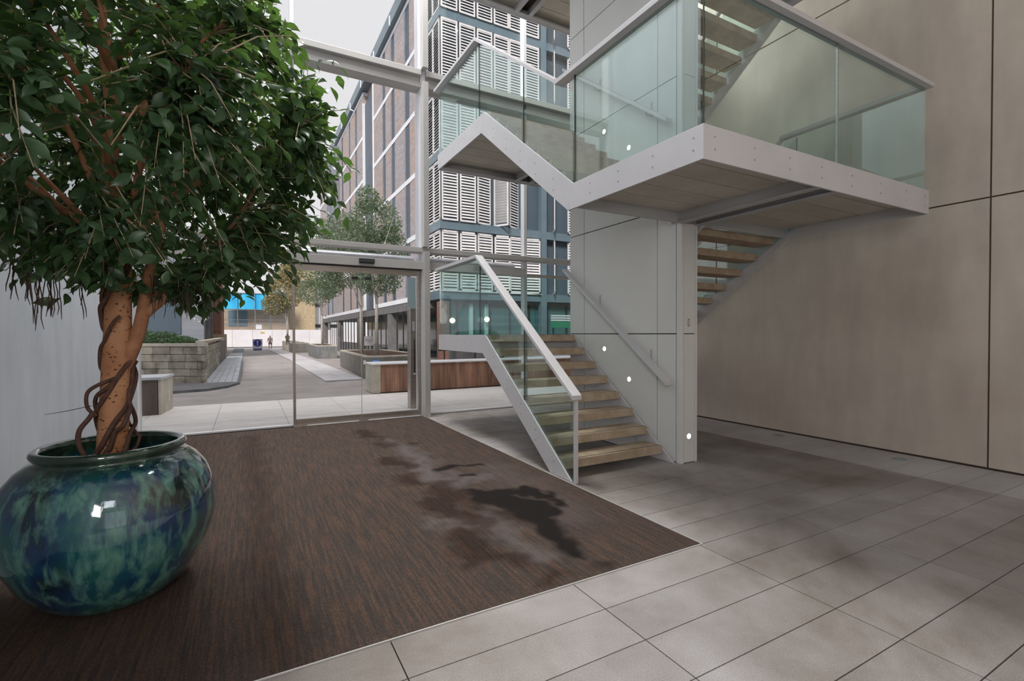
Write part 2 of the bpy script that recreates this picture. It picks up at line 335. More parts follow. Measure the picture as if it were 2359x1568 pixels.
# ================================================================= ROOM
XL, XR, YG, YB, ZC = -1.47, 7.06, 8.6, -6.0, 12.0
TX = [XL, -.49, .603, 1.697, 2.79, 3.883, 4.976, 6.07, XR]
RY = .302
floor = struct('floor', MB().box(XL-.3, XR+.3, YB, YG+.1, -.30, -.012), M['joint'])
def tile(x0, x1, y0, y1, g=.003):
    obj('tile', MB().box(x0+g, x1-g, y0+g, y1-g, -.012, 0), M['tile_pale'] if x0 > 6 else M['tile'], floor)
k = 0
for j in range(1, 15):
    y1 = 2.35 - RY*(j-1); y0 = 2.35 - RY*j
    for i in range(8): tile(TX[i], TX[i+1], y0, y1)
for j in range(0, 21):
    y0 = 2.35 + RY*j; y1 = min(y0+RY, YG-.05)
    if y1-y0 < .05: continue
    for i in range(4, 8): tile(max(TX[i], 2.822), TX[i+1], y0, y1)
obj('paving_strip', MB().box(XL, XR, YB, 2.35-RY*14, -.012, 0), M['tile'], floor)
# walls
def panelled_wall(name, x_in, x_out, ys, zs, mat, g, back):
    w = struct(name, MB().box(min(x_out, back), max(x_out, back), ys[0], ys[-1], 0, ZC), M['walljoint'])
    for a, b in zip(ys[:-1], ys[1:]):
        for c, d in zip(zs[:-1], zs[1:]):
            obj('wall_panel', MB().box(min(x_in, back), max(x_in, back), a+g, b-g, c+g, d-g), mat, w, bevel=.003)
    return w
panelled_wall('wall_right', XR, XR+.3, [YB, -2.4, 2.12, 6.64, YG+.35], [.012, 2.95, 5.90, 8.85, ZC], M['wall_r'], .008, XR+.022)
struct('wall_left', MB().box(XL-.3, XL, YB, YG, -.1, ZC), M['wall_l'])
# wall behind the visitor, with a tall glazed opening
wb = MB(); wb.box(XL-.3, -.4, YB-.3, YB, 0, ZC).box(3.2, XR+.3, YB-.3, YB, 0, ZC).box(-.4, 3.2, YB-.3, YB, 3.6, ZC)
struct('wall_back', wb, M['wall_r'])
w2 = struct('window_2', MB().box(-.4, -.34, YB-.2, YB-.1, 0, 3.6).box(3.14, 3.2, YB-.2, YB-.1, 0, 3.6).box(1.37, 1.43, YB-.2, YB-.1, 0, 3.6).box(-.4, 3.2, YB-.2, YB-.1, 3.54, 3.6), M['frame'])
obj('pane', MB().box(-.34, 1.37, YB-.16, YB-.15, 0, 3.54), M['glass'], w2); obj('pane', MB().box(1.43, 3.14, YB-.16, YB-.15, 0, 3.54), M['glass'], w2)
struct('ceiling', MB().box(XL-.3, XR+.3, YB-.3, YG+.35, ZC, ZC+.3), M['white'])

struct('wall_wing_left_added', MB().box(-24, XL-.32, YB, YG, -.1, ZC), M['wall_l'])  # unseen rest of the building, put in to block sun from the near slabs
struct('wall_wing_right_added', MB().box(XR+.32, 30, YB, YG, -.1, ZC), M['wall_r'])
# door mat with damp stains
def dist_seg(P, a, b):
    a = np.array(a); b = np.array(b); d = b-a; L = max((d*d).sum(), 1e-9)
    t = np.clip(((P-a)@d)/L, 0, 1); return np.hypot(*(P-(a+t[:, None]*d)).T)
def vnoise(P, s, seed):
    r = np.random.default_rng(seed).random((64, 64)); q = P*s; i = np.floor(q).astype(int); f = q-i; f = f*f*(3-2*f)
    g = lambda a, b: r[(i[:, 0]+a) % 64, (i[:, 1]+b) % 64]
    return (g(0, 0)*(1-f[:, 0])+g(1, 0)*f[:, 0])*(1-f[:, 1])+(g(0, 1)*(1-f[:, 0])+g(1, 1)*f[:, 0])*f[:, 1]
MX0, MX1, MY0, MY1 = XL+.01, 2.81, 2.355, 8.42
nx, ny = 300, 420
gx, gy = np.meshgrid(np.linspace(MX0, MX1, nx), np.linspace(MY0, MY1, ny)); P2 = np.stack([gx.ravel(), gy.ravel()], 1)
vv = np.column_stack([P2, np.full(len(P2), .004)])
idx = np.arange(nx*ny).reshape(ny, nx); ff = np.stack([idx[:-1, :-1].ravel(), idx[:-1, 1:].ravel(), idx[1:, 1:].ravel(), idx[1:, :-1].ravel()], 1)
mat_o = tag(obj('door_mat', (vv, ff), M['mat']), 'large dark brown ribbed entrance mat with damp black stains, set into the floor', 'mat')
def blob(segs, edge, seed, amp):
    d = np.full(len(P2), 9.); wp = P2 + np.column_stack([vnoise(P2, 5, seed)-.5, vnoise(P2, 5, seed+1)-.5])*amp + np.column_stack([vnoise(P2, 14, seed+2)-.5, vnoise(P2, 14, seed+3)-.5])*amp*.5
    for a, b, r in segs: d = np.minimum(d, dist_seg(wp, a, b)-r)
    return np.clip(.5 - d/edge, 0, 1)
black = blob([((1.87, 4.16), (2.30, 3.98), .09), ((2.30, 3.95), (2.38, 3.72), .10), ((2.33, 3.60), (2.38, 3.45), .045), ((1.98, 3.95), (2.12, 3.45), .19),
              ((2.05, 3.35), (2.02, 3.0), .105), ((2.02, 3.0), (1.97, 2.66), .085), ((1.98, 2.62), (1.99, 2.56), .035)], .07, 11, .14)
black = np.maximum(black, blob([((1.86, 5.0), (2.05, 5.09), .055), ((2.05, 5.09), (2.33, 5.02), .035), ((1.98, 4.71), (2.09, 4.66), .04)], .06, 21, .08))
black = np.maximum(black, .75*blob([((1.95, 6.44), (2.03, 6.42), .045), ((1.99, 2.42), (2.0, 2.44), .05)], .1, 27, .08))
brown = blob([((1.65, 6.9), (1.52, 7.6), .09), ((1.62, 6.7), (1.70, 6.4), .07), ((1.50, 5.75), (1.62, 5.3), .12), ((1.48, 4.95), (1.42, 4.75), .11), ((1.66, 4.55), (1.62, 4.1), .13),
              ((1.45, 4.1), (1.6, 3.5), .15), ((1.42, 3.3), (1.38, 2.95), .12), ((1.42, 2.95), (1.56, 2.78), .09), ((1.75, 4.2), (1.9, 3.3), .08), ((1.62, 2.5), (1.68, 2.55), .06)], .12, 31, .18)
pale = blob([((1.85, 6.2), (1.72, 5.2), .10), ((1.72, 5.2), (1.75, 4.55), .12), ((1.75, 6.9), (1.85, 6.2), .06), ((1.75, 3.6), (1.62, 3.1), .06), ((1.68, 3.05), (1.75, 2.75), .08), ((2.2, 4.5), (1.9, 4.5), .08), ((1.35, 3.7), (1.5, 3.5), .05)], .22, 41, .2)*.75
pale = np.maximum(pale, blob([((2.3, 3.2), (2.45, 4.9), .12)], .4, 47, .2)*.35)
brown2 = blob([((.12, 2.4), (.03, 8.0), .10)], .25, 51, .12)*.75
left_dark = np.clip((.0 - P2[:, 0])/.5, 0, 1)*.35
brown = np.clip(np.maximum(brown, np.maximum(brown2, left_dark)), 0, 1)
vl = mat_o.data.color_attributes.new('wet', 'FLOAT_COLOR', 'POINT')
vl.data.foreach_set('color', np.column_stack([black, brown*.8, pale*(1-black), np.ones(len(black))]).astype(np.float32).ravel())
tm = MB().box(MX0, 2.822, 2.343, 2.351, -.01, .006).box(2.814, 2.822, 2.351, 8.42, -.01, .006)
struct('trim_1', tm, M['frame'])
tag(obj('floor_uplight', MB().disc((6.78, 4.30, .0005), .075, 'z', .004, 24), M['uplight']), 'round flush glass uplight in the floor, further from the camera', 'light', 'floor uplights along the stone wall')
tag(obj('floor_uplight', MB().disc((6.745, 2.80, .0005), .075, 'z', .004, 24), M['uplight']), 'round flush glass uplight in the floor, nearer the vertical wall joint', 'light', 'floor uplights along the stone wall')

# ---------------------------------------------------------------- core wall between the flights
CX0, CX1, CY0, CY1 = 4.33, 4.59, 3.90, 6.05
core = struct('wall_core', MB().box(CX0+.02, CX1-.02, CY0+.02, CY1-.01, 0, ZC), M['dark'])
zs = [0.005, 1.485, 2.94, 4.42, 5.90, 7.38, 8.86, ZC]
for a, b in ((CY0+.075, 4.265), (4.265, 5.70), (5.70, CY1)):
    for c, d in zip(zs[:-1], zs[1:]):
        for x0, x1 in ((CX0, CX0+.02), (CX1-.02, CX1)):
            obj('wall_panel', MB().box(x0, x1, a+.0055, b-.0055, c+.006, d-.006), M['core'], core)
for c, d in zip(zs[:-1], zs[1:]):
    obj('wall_panel', MB().box(CX0+.046, CX1-.040, CY0, CY0+.02, c+.005, d-.005), M['core'], core)
for x0, x1 in ((CX0, CX0+.040), (CX1-.034, CX1)):
    obj('corner_post', MB().box(x0, x1, CY0-.004, CY0+.069, .0, ZC), M['core'], core, bevel=.004)
kh = obj('lock_plate', MB().prism([(4.450+.016*math.cos(a)*1, 1.612+(.03 if math.sin(a) > 0 else -.03)+.016*math.sin(a)) for a in [2*PI*k/20 for k in range(20)]], 'y', CY0-.004, CY0), M['brushed'], core)
obj('key_slot', MB().prism([(4.450+.007*math.cos(a), 1.612+(.026 if math.sin(a) > 0 else -.026)+.007*math.sin(a)) for a in [2*PI*k/20 for k in range(20)]], 'y', CY0-.006, CY0-.0041), M['core'], kh)
def core_light(c, ax, label):
    t = thing('wall_light', c, label, 'light', 'round wall lights in the core wall')
    if ax == 'x':
        obj('rim', MB().disc((c[0]-.003, c[1], c[2]), .040, 'x', .003, 28), M['ring'], t); obj('lens', MB().disc((c[0]-.005, c[1], c[2]), .031, 'x', .002, 28), M['led'], t)
    else:
        obj('rim', MB().disc((c[0], c[1]-.003, c[2]), .040, 'y', .003, 28), M['ring'], t); obj('lens', MB().disc((c[0], c[1]-.005, c[2]), .031, 'y', .002, 28), M['led'], t)
core_light((CX0, 5.24, 1.28), 'x', 'round white wall light above the lower stair treads, the upper of two')
core_light((CX0, 4.75, .90), 'x', 'round white wall light above the lower stair treads, the lower of two')
core_light((4.455, CY0, .308), 'y', 'round white wall light near the floor on the end of the core wall')
core_light((CX0, 5.245, 4.25), 'x', 'round white wall light behind the upper landing glass, further back')
core_light((CX0, 4.756, 3.87), 'x', 'round white wall light behind the upper landing glass, nearer the front')

# ================================================================= STAIRCASE
ST = thing('staircase', (2.87, 3.93, 0), 'open dog-leg staircase with white steel stringers, brown stone treads and green glass sides', 'staircase')
YF, YK = 3.93, 5.95; SL = 1.505/2.02
SX0, SX1 = 2.85, 6.27
def sy(s, d): return YF+s if d > 0 else YK-s
def stringer(x0, x1, z0, d, first=False):
    t = 1.505
    if first: poly = [(.03, .002), (2.02, t-.03), (2.11, t-.28), (.42, .002)]
    else: poly = [(0, 0), (2.02, t), (2.12, t-.25), (.09, -.25)]
    obj('stringer', MB().prism([(sy(a, d), z0+b) for a, b in poly], 'x', x0, x1), M['steel'], ST, bevel=.002)
def bolts_line(x, pts, parent, t=-.002):
    mb = MB()
    for y, z in pts: mb.disc((x, y, z), .0075, 'x', t, 10)
    obj('bolt_heads', mb, M['brushed'], parent, kind='stuff')
treadm = None
def flight(x0, x1, z0, d, first=False, left_glass=True):
    stringer(x0-.02, x0, z0, d, first); stringer(x1, x1+.02, z0, d, first)
    for k in range(1, 9 if first else 9):
        s = -.075+.245*k; zt = z0+.184*k
        if zt > z0+1.50: continue
        ya, yb = sy(s, d), sy(s+.285, d)
        obj('tread', MB().box(x0+.002, x1-.035, min(ya, yb), max(ya, yb), zt-.092, zt), M['tread'], ST, bevel=.004)
        yn = sy(s+.035, d)
        obj('nosing_strip', MB().box(x0+.002, x1-.04, min(yn, yn+.01*d), max(yn, yn+.01*d), zt, zt+.0015), M['dark'], ST)
    bx = x0-.02 if x0 < 4 else x1+.02
    if x0 < 4: bolts_line(bx, [(sy(s, d), z0+s*SL-.12-q) for s in (.35, .72, 1.05, 1.4, 1.75) for q in (0, .12)], ST)
def rail_poly(pts, x0, x1):
    # pts: top line of the rail in (y,z); thickness .045
    up = pts; lo = [(y, z-.045) for y, z in pts][::-1]
    return MB().prism(up+lo, 'x', x0, x1)
def side_glass(x, z0, d, first):
    segs = [(.02, .985), (.995, 2.20)]
    for a, b in segs:
        def top(s): return z0+.937+SL*s-.045
        def bot(s): return z0+SL*min(s, 2.02) - (.12 if not first else .02)
        p = [(sy(a, d), bot(a)), (sy(b, d), bot(b)), (sy(b, d), top(b)), (sy(a, d), top(a))]
        obj('glass_panel', MB().prism(p, 'x', x-.006, x+.006), M['glass_green'], ST)
        obj('glass_edge', MB().box(x-.007, x+.007, min(sy(b, d), sy(b+.008, d)), max(sy(b, d), sy(b+.008, d)), bot(b), top(b)), M['glass_edge'], ST)
XA0, XA1, XB0, XB1 = 2.87, 4.28, 4.64, 6.25
flight(XA0, XA1, 0, 1, True); flight(XB0, XB1, 1.475, -1); flight(XA0, XA1, 2.98, 1); flight(XB0, XB1, 4.485, -1); flight(XA0, XA1, 5.99, 1)
# outer balustrade line at X=2.87
for z0, first in ((0, True), (2.98, False), (5.99, False)):
    side_glass(2.865, z0, 1, first)
    zl = z0+1.505-(.03 if first else 0)
    obj('glass_panel', MB().box(2.859, 2.871, 6.15, 7.73, zl-.1, zl+1.07), M['glass_green'], ST)
    y0 = 3.86 if first else 4.17
    obj('handrail', rail_poly([(y0, z0+.937+SL*(y0-3.93)), (6.14, z0+.937+SL*2.21), (7.78, z0+.937+SL*2.21)], 2.79, 2.90), M['steel'], ST, bevel=.002)
obj('newel_post', MB().box(2.85, 2.885, 3.895, 3.93, 0, .90), M['steel'], ST, bevel=.002)
for z0 in (1.475, 4.485):
    side_glass(XB1+.005, z0, -1, False)
    obj('handrail', rail_poly([(3.93, z0+1.505+1.10), (5.95, z0+1.0)], 6.225, 6.285), M['steel_dark'], ST)
# front landings
def landing(y0, y1, zt, front):
    L = obj('landing', MB().box(SX0+.02, SX1-.02, y0+.02, y1-.02, zt-.10, zt-.004), M['joint'], ST)
    fb = zt-.25
    pf = [(y0, fb), (y1+.09, fb), (y1, zt), (y0, zt)] if front else [(y0+(.09 if zt < 2 else .10), fb), (y1, fb), (y1, zt), (y0, zt)]
    obj('fascia', MB().prism(pf, 'x', SX0, SX0+.02), M['steel'], L, bevel=.002)
    ya = y0 if front else y1-.02
    obj('fascia', MB().box(SX0+.021, SX1+.02, ya, ya+.02, fb, zt), M['steel'], L, bevel=.002)
    obj('fascia', MB().box(SX1, SX1+.02, y0+.02, y1, fb, zt), M['steel'], L)
    yb = y1-.03 if front else y0
    obj('edge_beam', MB().box(SX0+.02, SX1, yb, yb+.03, fb+.01, zt-.1), M['steel_dark'], L)
    if not front: obj('edge_beam', MB().box(SX0+.02, SX1, ya-.10, ya, fb+.01, fb+.03), M['steel_dark'], L)
    for x in (4.30, 4.58):
        obj('cross_beam', MB().box(x, x+.02, y0+.02, y1-.03, fb+.005, zt-.1).box(x-.03, x+.05, y0+.02, y1-.03, fb, fb+.012), M['steel_dark'], L)
    yy = y0+.025
    while yy < y1-.05:
        b = min(yy+.30, y1-.035)
        for xa, xb in ((SX0+.025, 4.295), (4.605, SX1-.005)):
            obj('soffit_panel', MB().box(xa, xb, yy+.006, b-.006, zt-.128, zt-.10), M['soffit'], L)
        yy += .30
    if front:
        bolts_line(SX0, [(y, z) for y in (2.46, 2.86, 3.27, 3.66) for z in (zt-.075, zt-.165)], L)
        mb = MB()
        for x in (2.97, 3.42, 3.87, 4.32, 4.8, 5.3, 5.8, 6.2):
            for z in (zt-.075, zt-.165): mb.disc((x, y0, z), .0075, 'y', -.002, 10)
        obj('bolt_heads', mb, M['brushed'], L, kind='stuff')
    else: bolts_line(SX0, [(y, zt-.12) for y in (6.2, 6.65, 7.1, 7.55)], L)
for zt in (1.475, 4.485, 7.50): landing(YK, 7.76, zt, False)
for zt in (2.98, 5.99): landing(2.37, YF, zt, True)
for zt in (2.98, 5.99):
    rz = zt+1.10
    for a, b in ((2.41, 3.90),): obj('glass_panel', MB().box(2.859, 2.871, a, b, zt-.1, rz-.045), M['glass_green'], ST)
    obj('glass_edge', MB().box(2.857, 2.873, 3.905, 3.918, zt-.05, rz-.045), M['glass_edge'], ST)
    for a, b in ((2.88, 4.575), (4.592, 6.235)): obj('glass_panel', MB().box(a, b, 2.384, 2.396, zt-.1, rz-.045), M['glass_green'], ST)
    obj('glass_edge', MB().box(4.578, 4.589, 2.382, 2.398, zt-.05, rz-.045), M['brushed'], ST)
    obj('glass_edge', MB().box(2.868, 2.876, 2.386, 2.394, zt-.05, rz-.045), M['glass_edge'], ST)
    obj('glass_panel', MB().box(6.239, 6.251, 2.40, 3.90, zt-.1, rz-.045), M['glass_green'], ST)
    obj('handrail', MB().box(2.79, 2.90, 2.32, 4.17, rz-.045, rz), M['steel'], ST, bevel=.002)
    obj('handrail', MB().box(2.90, 6.285, 2.33, 2.43, rz-.045, rz), M['steel'], ST, bevel=.002)
    obj('handrail', MB().box(6.19, 6.285, 2.43, 3.94, rz-.045, rz), M['steel_dark'], ST, bevel=.002)
for zt in (1.475, 4.485, 7.50):
    obj('glass_panel', MB().box(2.88, 6.24, 7.72, 7.732, zt-.1, zt+1.06), M['glass_green'], ST)
# wall handrail on the core
for z0 in (0, 2.98):
    h = obj('wall_handrail', rail_poly([(3.985, z0+.945), (6.02, z0+.945+SL*2.035)], 4.17, 4.27), M['steel'], ST, bevel=.002)
    for y in (4.36, 5.33):
        zz = z0+.945+SL*(y-3.985)
        obj('rail_bracket', MB().tube([(4.235, y, zz-.045), (4.235, y, zz-.09), (4.335, y, zz-.09)], .006, 8).box(4.322, 4.330, y-.012, y+.012, zz-.09, zz+.075), M['steel_dark'], h)

# ================================================================= GLASS FACADE
win = struct('window_1', MB().box(XL, XL+.14, 8.40, 8.72, 0, ZC), M['frame_white'])
def mull(x0, x1, y0, y1, z0, z1, mat='frame'): return obj('mullion', MB().box(x0, x1, y0, y1, z0, z1), M[mat], win, bevel=.004)
mull(2.785, 2.885, 8.28, 8.46, 0, 2.95); mull(2.785, 2.885, 8.30, 8.46, 3.04, 5.95); mull(2.785, 2.885, 8.30, 8.46, 6.2, ZC)
mull(2.79, 2.88, 8.465, 8.82, 0, ZC, 'frame_white')
mull(.665, .72, 8.57, 8.66, 2.64, ZC, 'frame_white')
mull(4.95, 5.02, 8.5, 8.64, 0, ZC, 'frame_white'); mull(7.0, 7.06, 8.5, 8.7, 0, ZC, 'frame_white')
def trans(x0, x1, y0, y1, z0, z1, mat='frame', n='transom'): return obj(n, MB().box(x0, x1, y0, y1, z0, z1), M[mat], win, bevel=.003)
trans(XL+.14, XR, 8.42, 8.66, 2.955, 3.04)
trans(XL+.14, 2.785, 8.40, 8.60, 2.645, 2.785); trans(2.89, 4.95, 8.44, 8.60, 2.645, 2.785); trans(5.05, 7.0, 8.5, 8.60, 2.645, 2.70)
trans(XL+.14, 2.785, 8.45, 8.60, 2.636, 2.645, 'black', 'shadow_gap')
obj('vent_box', MB().tube([(XL+.15, 8.95, 2.87), (2.78, 8.95, 2.87)], .085, 16).tube([(2.9, 8.95, 2.87), (4.94, 8.95, 2.87)], .085, 16), M['silver'], win, smooth='auto')
# upper beam
for a, b in ((XL+.14, 2.785), (2.885, XR)):
    ub = obj('beam', MB().box(a, b, 8.40, 8.70, 6.10, 6.20).box(a, b, 8.50, 8.62, 5.99, 6.10).box(a, b, 8.45, 8.72, 5.905, 5.99), M['frame'], win, bevel=.004)
    trans(a, b, 8.44, 8.72, 9.1, 9.35)
trans(XL+.14, .66, 8.585, 8.635, 0, .028, 'white', 'sill'); trans(2.89, XR, 8.585, 8.64, 0, .03, 'white', 'sill')
def pane(x0, x1, z0, z1, y=8.62): obj('pane', MB().box(x0, x1, y-.005, y+.005, z0, z1), M['glass'], win)
xs = [XL+.14, .665, 2.785]; 
for a, b in ((XL+.14, .665), (.72, 2.785), (2.885, 4.95), (5.05, 7.0)):
    pane(a, b, 3.04, 5.905); pane(a, b, 6.20, 9.1); pane(a, b, 9.35, ZC); pane(a, b, 2.79, 2.955)
pane(XL+.14, .66, .028, 2.64); pane(2.885, 4.95, .03, 2.645); pane(5.05, 7.0, .03, 2.645)
# sliding door
dr = struct('door_1', MB().box(.662, .700, 8.56, 8.60, .0, 2.63), M['brushed'])
def leaf(x0, x1, y, lab):
    p = obj('door_pane', MB().box(x0, x1, y-.006, y+.006, .09, 2.56), M['glass'], dr)
    obj('bottom_rail', MB().box(x0, x1, y-.02, y+.02, .012, .115), M['brushed'], dr, bevel=.002)
    obj('top_rail', MB().box(x0, x1, y-.02, y+.02, 2.535, 2.635), M['brushed'], dr, bevel=.002)
leaf(.70, 1.735, 8.55, ''); leaf(1.742, 2.775, 8.55, '')
obj('meeting_edge', MB().box(1.734, 1.742, 8.543, 8.557, .09, 2.56), M['frame'], dr)
obj('jamb', MB().box(2.735, 2.785, 8.52, 8.60, 0, 2.635), M['brushed'], dr)
obj('threshold', MB().box(.66, 2.785, 8.44, 8.66, -.005, .010), M['brushed'], dr)
obj('floor_guide', MB().box(.86, 1.68, 8.50, 8.512, .010, .018).box(1.84, 2.76, 8.50, 8.512, .010, .018), M['white'], dr)
se = tag(obj('door_sensor', MB().prism([(8.33, 2.70), (8.40, 2.685), (8.40, 2.765), (8.34, 2.765)], 'x', 1.68, 1.93), M['black'], bevel=.004), 'black motion sensor box fixed to the header above the sliding doors', 'sensor')
for i, x in enumerate((1.62, 1.84)):
    tag(obj('door_sensor', MB().box(x, x+.10, 8.70, 8.76, 2.44, 2.49), M['black'], bevel=.004), ('small black sensor outside the glass doors, left of the pair', 'small black sensor outside the glass doors, right of the pair')[i], 'sensor', 'outside door sensors')
# round blue sign on the side glass
sg = tag(obj('safety_sign', MB().box(.090, .228, 8.600, 8.606, 1.232, 1.418), M['signwhite']), 'blue round warning sign with a white exclamation mark on the side glass', 'sign')
obj('blue_disc', MB().disc((.159, 8.600, 1.358), .056, 'y', -.0015, 28), M['signblue'], sg)
obj('exclamation_mark', MB().prism([(.149, 1.398), (.169, 1.398), (.1665, 1.345), (.1515, 1.345)], 'y', 8.5985, 8.597).disc((.159, 8.5985, 1.327), .010, 'y', -.0015, 14), M['signwhite'], sg)
obj('caption_bar', MB().box(.103, .215, 8.5985, 8.600, 1.243, 1.272), M['signblue'], sg)
def text(name, body, size, loc, mat, parent, rot=(PI/2, 0, 0), align='CENTER'):
    cu = bpy.data.curves.new(name, 'FONT'); cu.body = body; cu.size = size; cu.align_x = align; cu.align_y = 'CENTER'; cu.extrude = .0004
    tmp = bpy.data.objects.new(name, cu); me = bpy.data.meshes.new_from_object(tmp); bpy.data.objects.remove(tmp); bpy.data.curves.remove(cu)
    me.materials.clear(); me.materials.append(mat); o = finish(bpy.data.objects.new(name, me), parent, Vector(loc)); o.rotation_euler = rot; return o
text('caption', 'Automatic door', .0165, (.159, 8.598, 1.2575), M['signwhite'], sg)

# ================================================================= POTTED FIG TREE
PC = (-.684, 3.579, 0)
pot = tag(obj('plant_pot', MB(), M['pot']) if False else obj('plant_pot', MB().lathe(
    [(.262, 0), (.30, .03), (.37, .10), (.43, .19), (.475, .29), (.503, .39), (.516, .47), (.510, .55), (.49, .63), (.455, .705), (.41, .765), (.365, .80), (.335, .812),
     (.338, .822), (.352, .835), (.357, .852), (.350, .868), (.333, .876), (.315, .868), (.308, .85), (.312, .80), (.33, .76), (.33, .735)], PC, 96), M['pot'], smooth=True),
    'big round blue and green glazed ceramic pot standing on the mat', 'plant pot')
obj('soil', MB().lathe([(.325, .74), (.25, .765), (.12, .785), (.02, .79)], PC, 40), M['soil'], pot, smooth=True)
FT = thing('fig_tree', (PC[0], PC[1], .78), 'tall fig tree with orange-brown trunk and dense glossy dark green leaves in the blue pot', 'tree')
tx, ty = PC[0], PC[1]
trunk = [(tx-.005, ty, .74), (tx, ty, .9), (tx+.012, ty, 1.1), (tx+.02, ty, 1.3), (tx+.03, ty, 1.5), (tx+.035, ty, 1.7), (tx+.04, ty, 1.9), (tx+.03, ty+.02, 2.15), (tx+.0, ty+.03, 2.45), (tx+.02, ty, 2.8), (tx-.02, ty, 3.2), (tx, ty, 3.6)]
tr = [.078, .074, .071, .069, .066, .064, .060, .05, .042, .032, .022, .012]
obj('trunk', MB().tube(trunk, tr, 18), M['bark'], FT, smooth=True)
limbs = []
def limb(pts, r0, r1):
    pts = [Vector(p) for p in pts]; out = []
    for i in range(len(pts)-1):
        p0 = pts[max(i-1, 0)]; p1 = pts[i]; p2 = pts[i+1]; p3 = pts[min(i+2, len(pts)-1)]
        for k in range(5):
            t = k/5; out.append(.5*((2*p1)+(-p0+p2)*t+(2*p0-5*p1+4*p2-p3)*t*t+(-p0+3*p1-3*p2+p3)*t*t*t))
    out.append(pts[-1]); n = len(out)
    rr = [r0+(r1-r0)*i/(n-1) for i in range(n)]
    obj('branch', MB().tube(out, rr, 9), M['limb'], FT, smooth=True); limbs.append(out)
limb([(tx+.03, ty, 1.27), (-.60, ty-.01, 1.38), (-.545, ty-.02, 1.55), (-.52, ty-.02, 1.72), (-.49, ty-.03, 1.9), (-.43, ty-.04, 2.15), (-.33, ty-.1, 2.5), (-.28, ty-.1, 2.9)], .046, .012)
limb([(-.52, ty-.02, 1.62), (-.44, ty-.03, 1.70), (-.37, ty-.05, 1.79), (-.22, ty-.08, 1.95), (-.05, ty-.1, 2.2), (.1, ty-.1, 2.5)], .028, .008)
limb([(-.53, ty-.0, 1.66), (-.45, ty+.05, 1.76), (-.36, ty+.1, 1.82), (-.2, ty+.2, 2.05), (-.0, ty+.3, 2.4)], .022, .007)
for az, zb, L, up in ((-100, 1.85, .9, .9), (-60, 1.95, 1.0, .8), (-20, 2.0, 1.0, .8), (20, 2.1, .9, .9), (60, 2.0, .9, .9), (110, 2.1, .9, .8), (160, 1.95, .6, 1.1), (200, 1.9, .6, 1.0), (235, 1.85, .8, .9), (265, 2.2, .9, .9),
                      (-80, 2.5, .8, 1.0), (-35, 2.6, .8, .8), (10, 2.7, .8, .9), (80, 2.6, .8, .8), (150, 2.5, .6, 1.0), (220, 2.5, .7, 1.1), (-50, 3.1, .6, .6), (40, 3.1, .6, .6), (250, 3.0, .6, .7)):
    a = math.radians(az); pts = [(tx+.03, ty, zb)]
    for k in range(1, 5):
        q = k/4; pts.append((tx+.03+L*q*math.cos(a+.15*math.sin(3*q+az)), ty+L*q*math.sin(a), zb+up*(q**.8)*L+random.uniform(-.04, .04)))
    limb(pts, .024 if zb < 2.4 else .017, .006)
# strangling vines around the trunk
def on_trunk(z):
    for i in range(len(trunk)-1):
        if trunk[i][2] <= z <= trunk[i+1][2]:
            t = (z-trunk[i][2])/(trunk[i+1][2]-trunk[i][2]); return trunk[i][0]*(1-t)+trunk[i+1][0]*t, trunk[i][1]*(1-t)+trunk[i+1][1]*t, tr[i]*(1-t)+tr[i+1]*t
    return trunk[0][0], trunk[0][1], tr[0]
for z0, z1, a0, turns, w, r, sd in ((.77, 1.95, 1.2, 1.5, .012, 0.0137, 1), (.78, 1.9, 3.6, 1.15, .02, 0.0150, 2), (.80, 1.6, 5.3, .95, .03, 0.0125, 3), (1.0, 2.0, 2.2, 1.7, .010, 0.0112, 4), (1.25, 2.0, .3, 1.0, .012, 0.0150, 5), (.78, 1.35, 4.4, .35, .05, 0.0150, 6), (.78, 1.2, 6.1, .30, .045, .010, 7)):
    pts = []; n = 46
    for i in range(n):
        t = i/(n-1); z = z0+(z1-z0)*t; x, y, rr = on_trunk(z); a = a0+turns*2*PI*t
        off = rr+r*.6+w*max(0, math.sin(t*9+sd*1.7))
        pts.append((x+off*math.cos(a), y+off*math.sin(a), z+.012*math.sin(t*31+sd)))
    obj('vine', MB().tube(pts, [r*(1-.35*i/n) for i in range(n)], 7), M['vine'], FT, smooth=True)
def spl(pts, n=5):
    pts = [Vector(p) for p in pts]; out = []
    for i in range(len(pts)-1):
        p0 = pts[max(i-1, 0)]; p1 = pts[i]; p2 = pts[i+1]; p3 = pts[min(i+2, len(pts)-1)]
        for k in range(n): t = k/n; out.append(.5*((2*p1)+(-p0+p2)*t+(2*p0-5*p1+4*p2-p3)*t*t+(-p0+3*p1-3*p2+p3)*t*t*t))
    return out+[pts[-1]]
obj('vine', MB().tube(spl([(tx-.02, ty-.2, .79), (tx-.07, ty-.2, .83), (tx-.115, ty-.15, .90), (tx-.125, ty-.1, .97), (tx-.09, ty-.07, 1.03), (tx-.07, ty-.06, 1.07)]), .0125, 8), M['vine'], FT, smooth=True)
obj('vine', MB().tube(spl([(tx-.06, ty-.06, 1.04), (tx-.10, ty-.05, 1.09), (tx-.10, ty-.05, 1.17), (tx-.05, ty-.065, 1.215), (tx+.03, ty-.08, 1.25)]), .010, 8), M['vine'], FT, smooth=True)
obj('twig', MB().tube([(tx-.08, ty-.06, 1.10), (tx-.16, ty-.08, 1.085), (tx-.22, ty-.08, 1.075), (tx-.27, ty-.09, 1.07)], [.0022, .002, .0015, .001], 5), M['root'], FT)
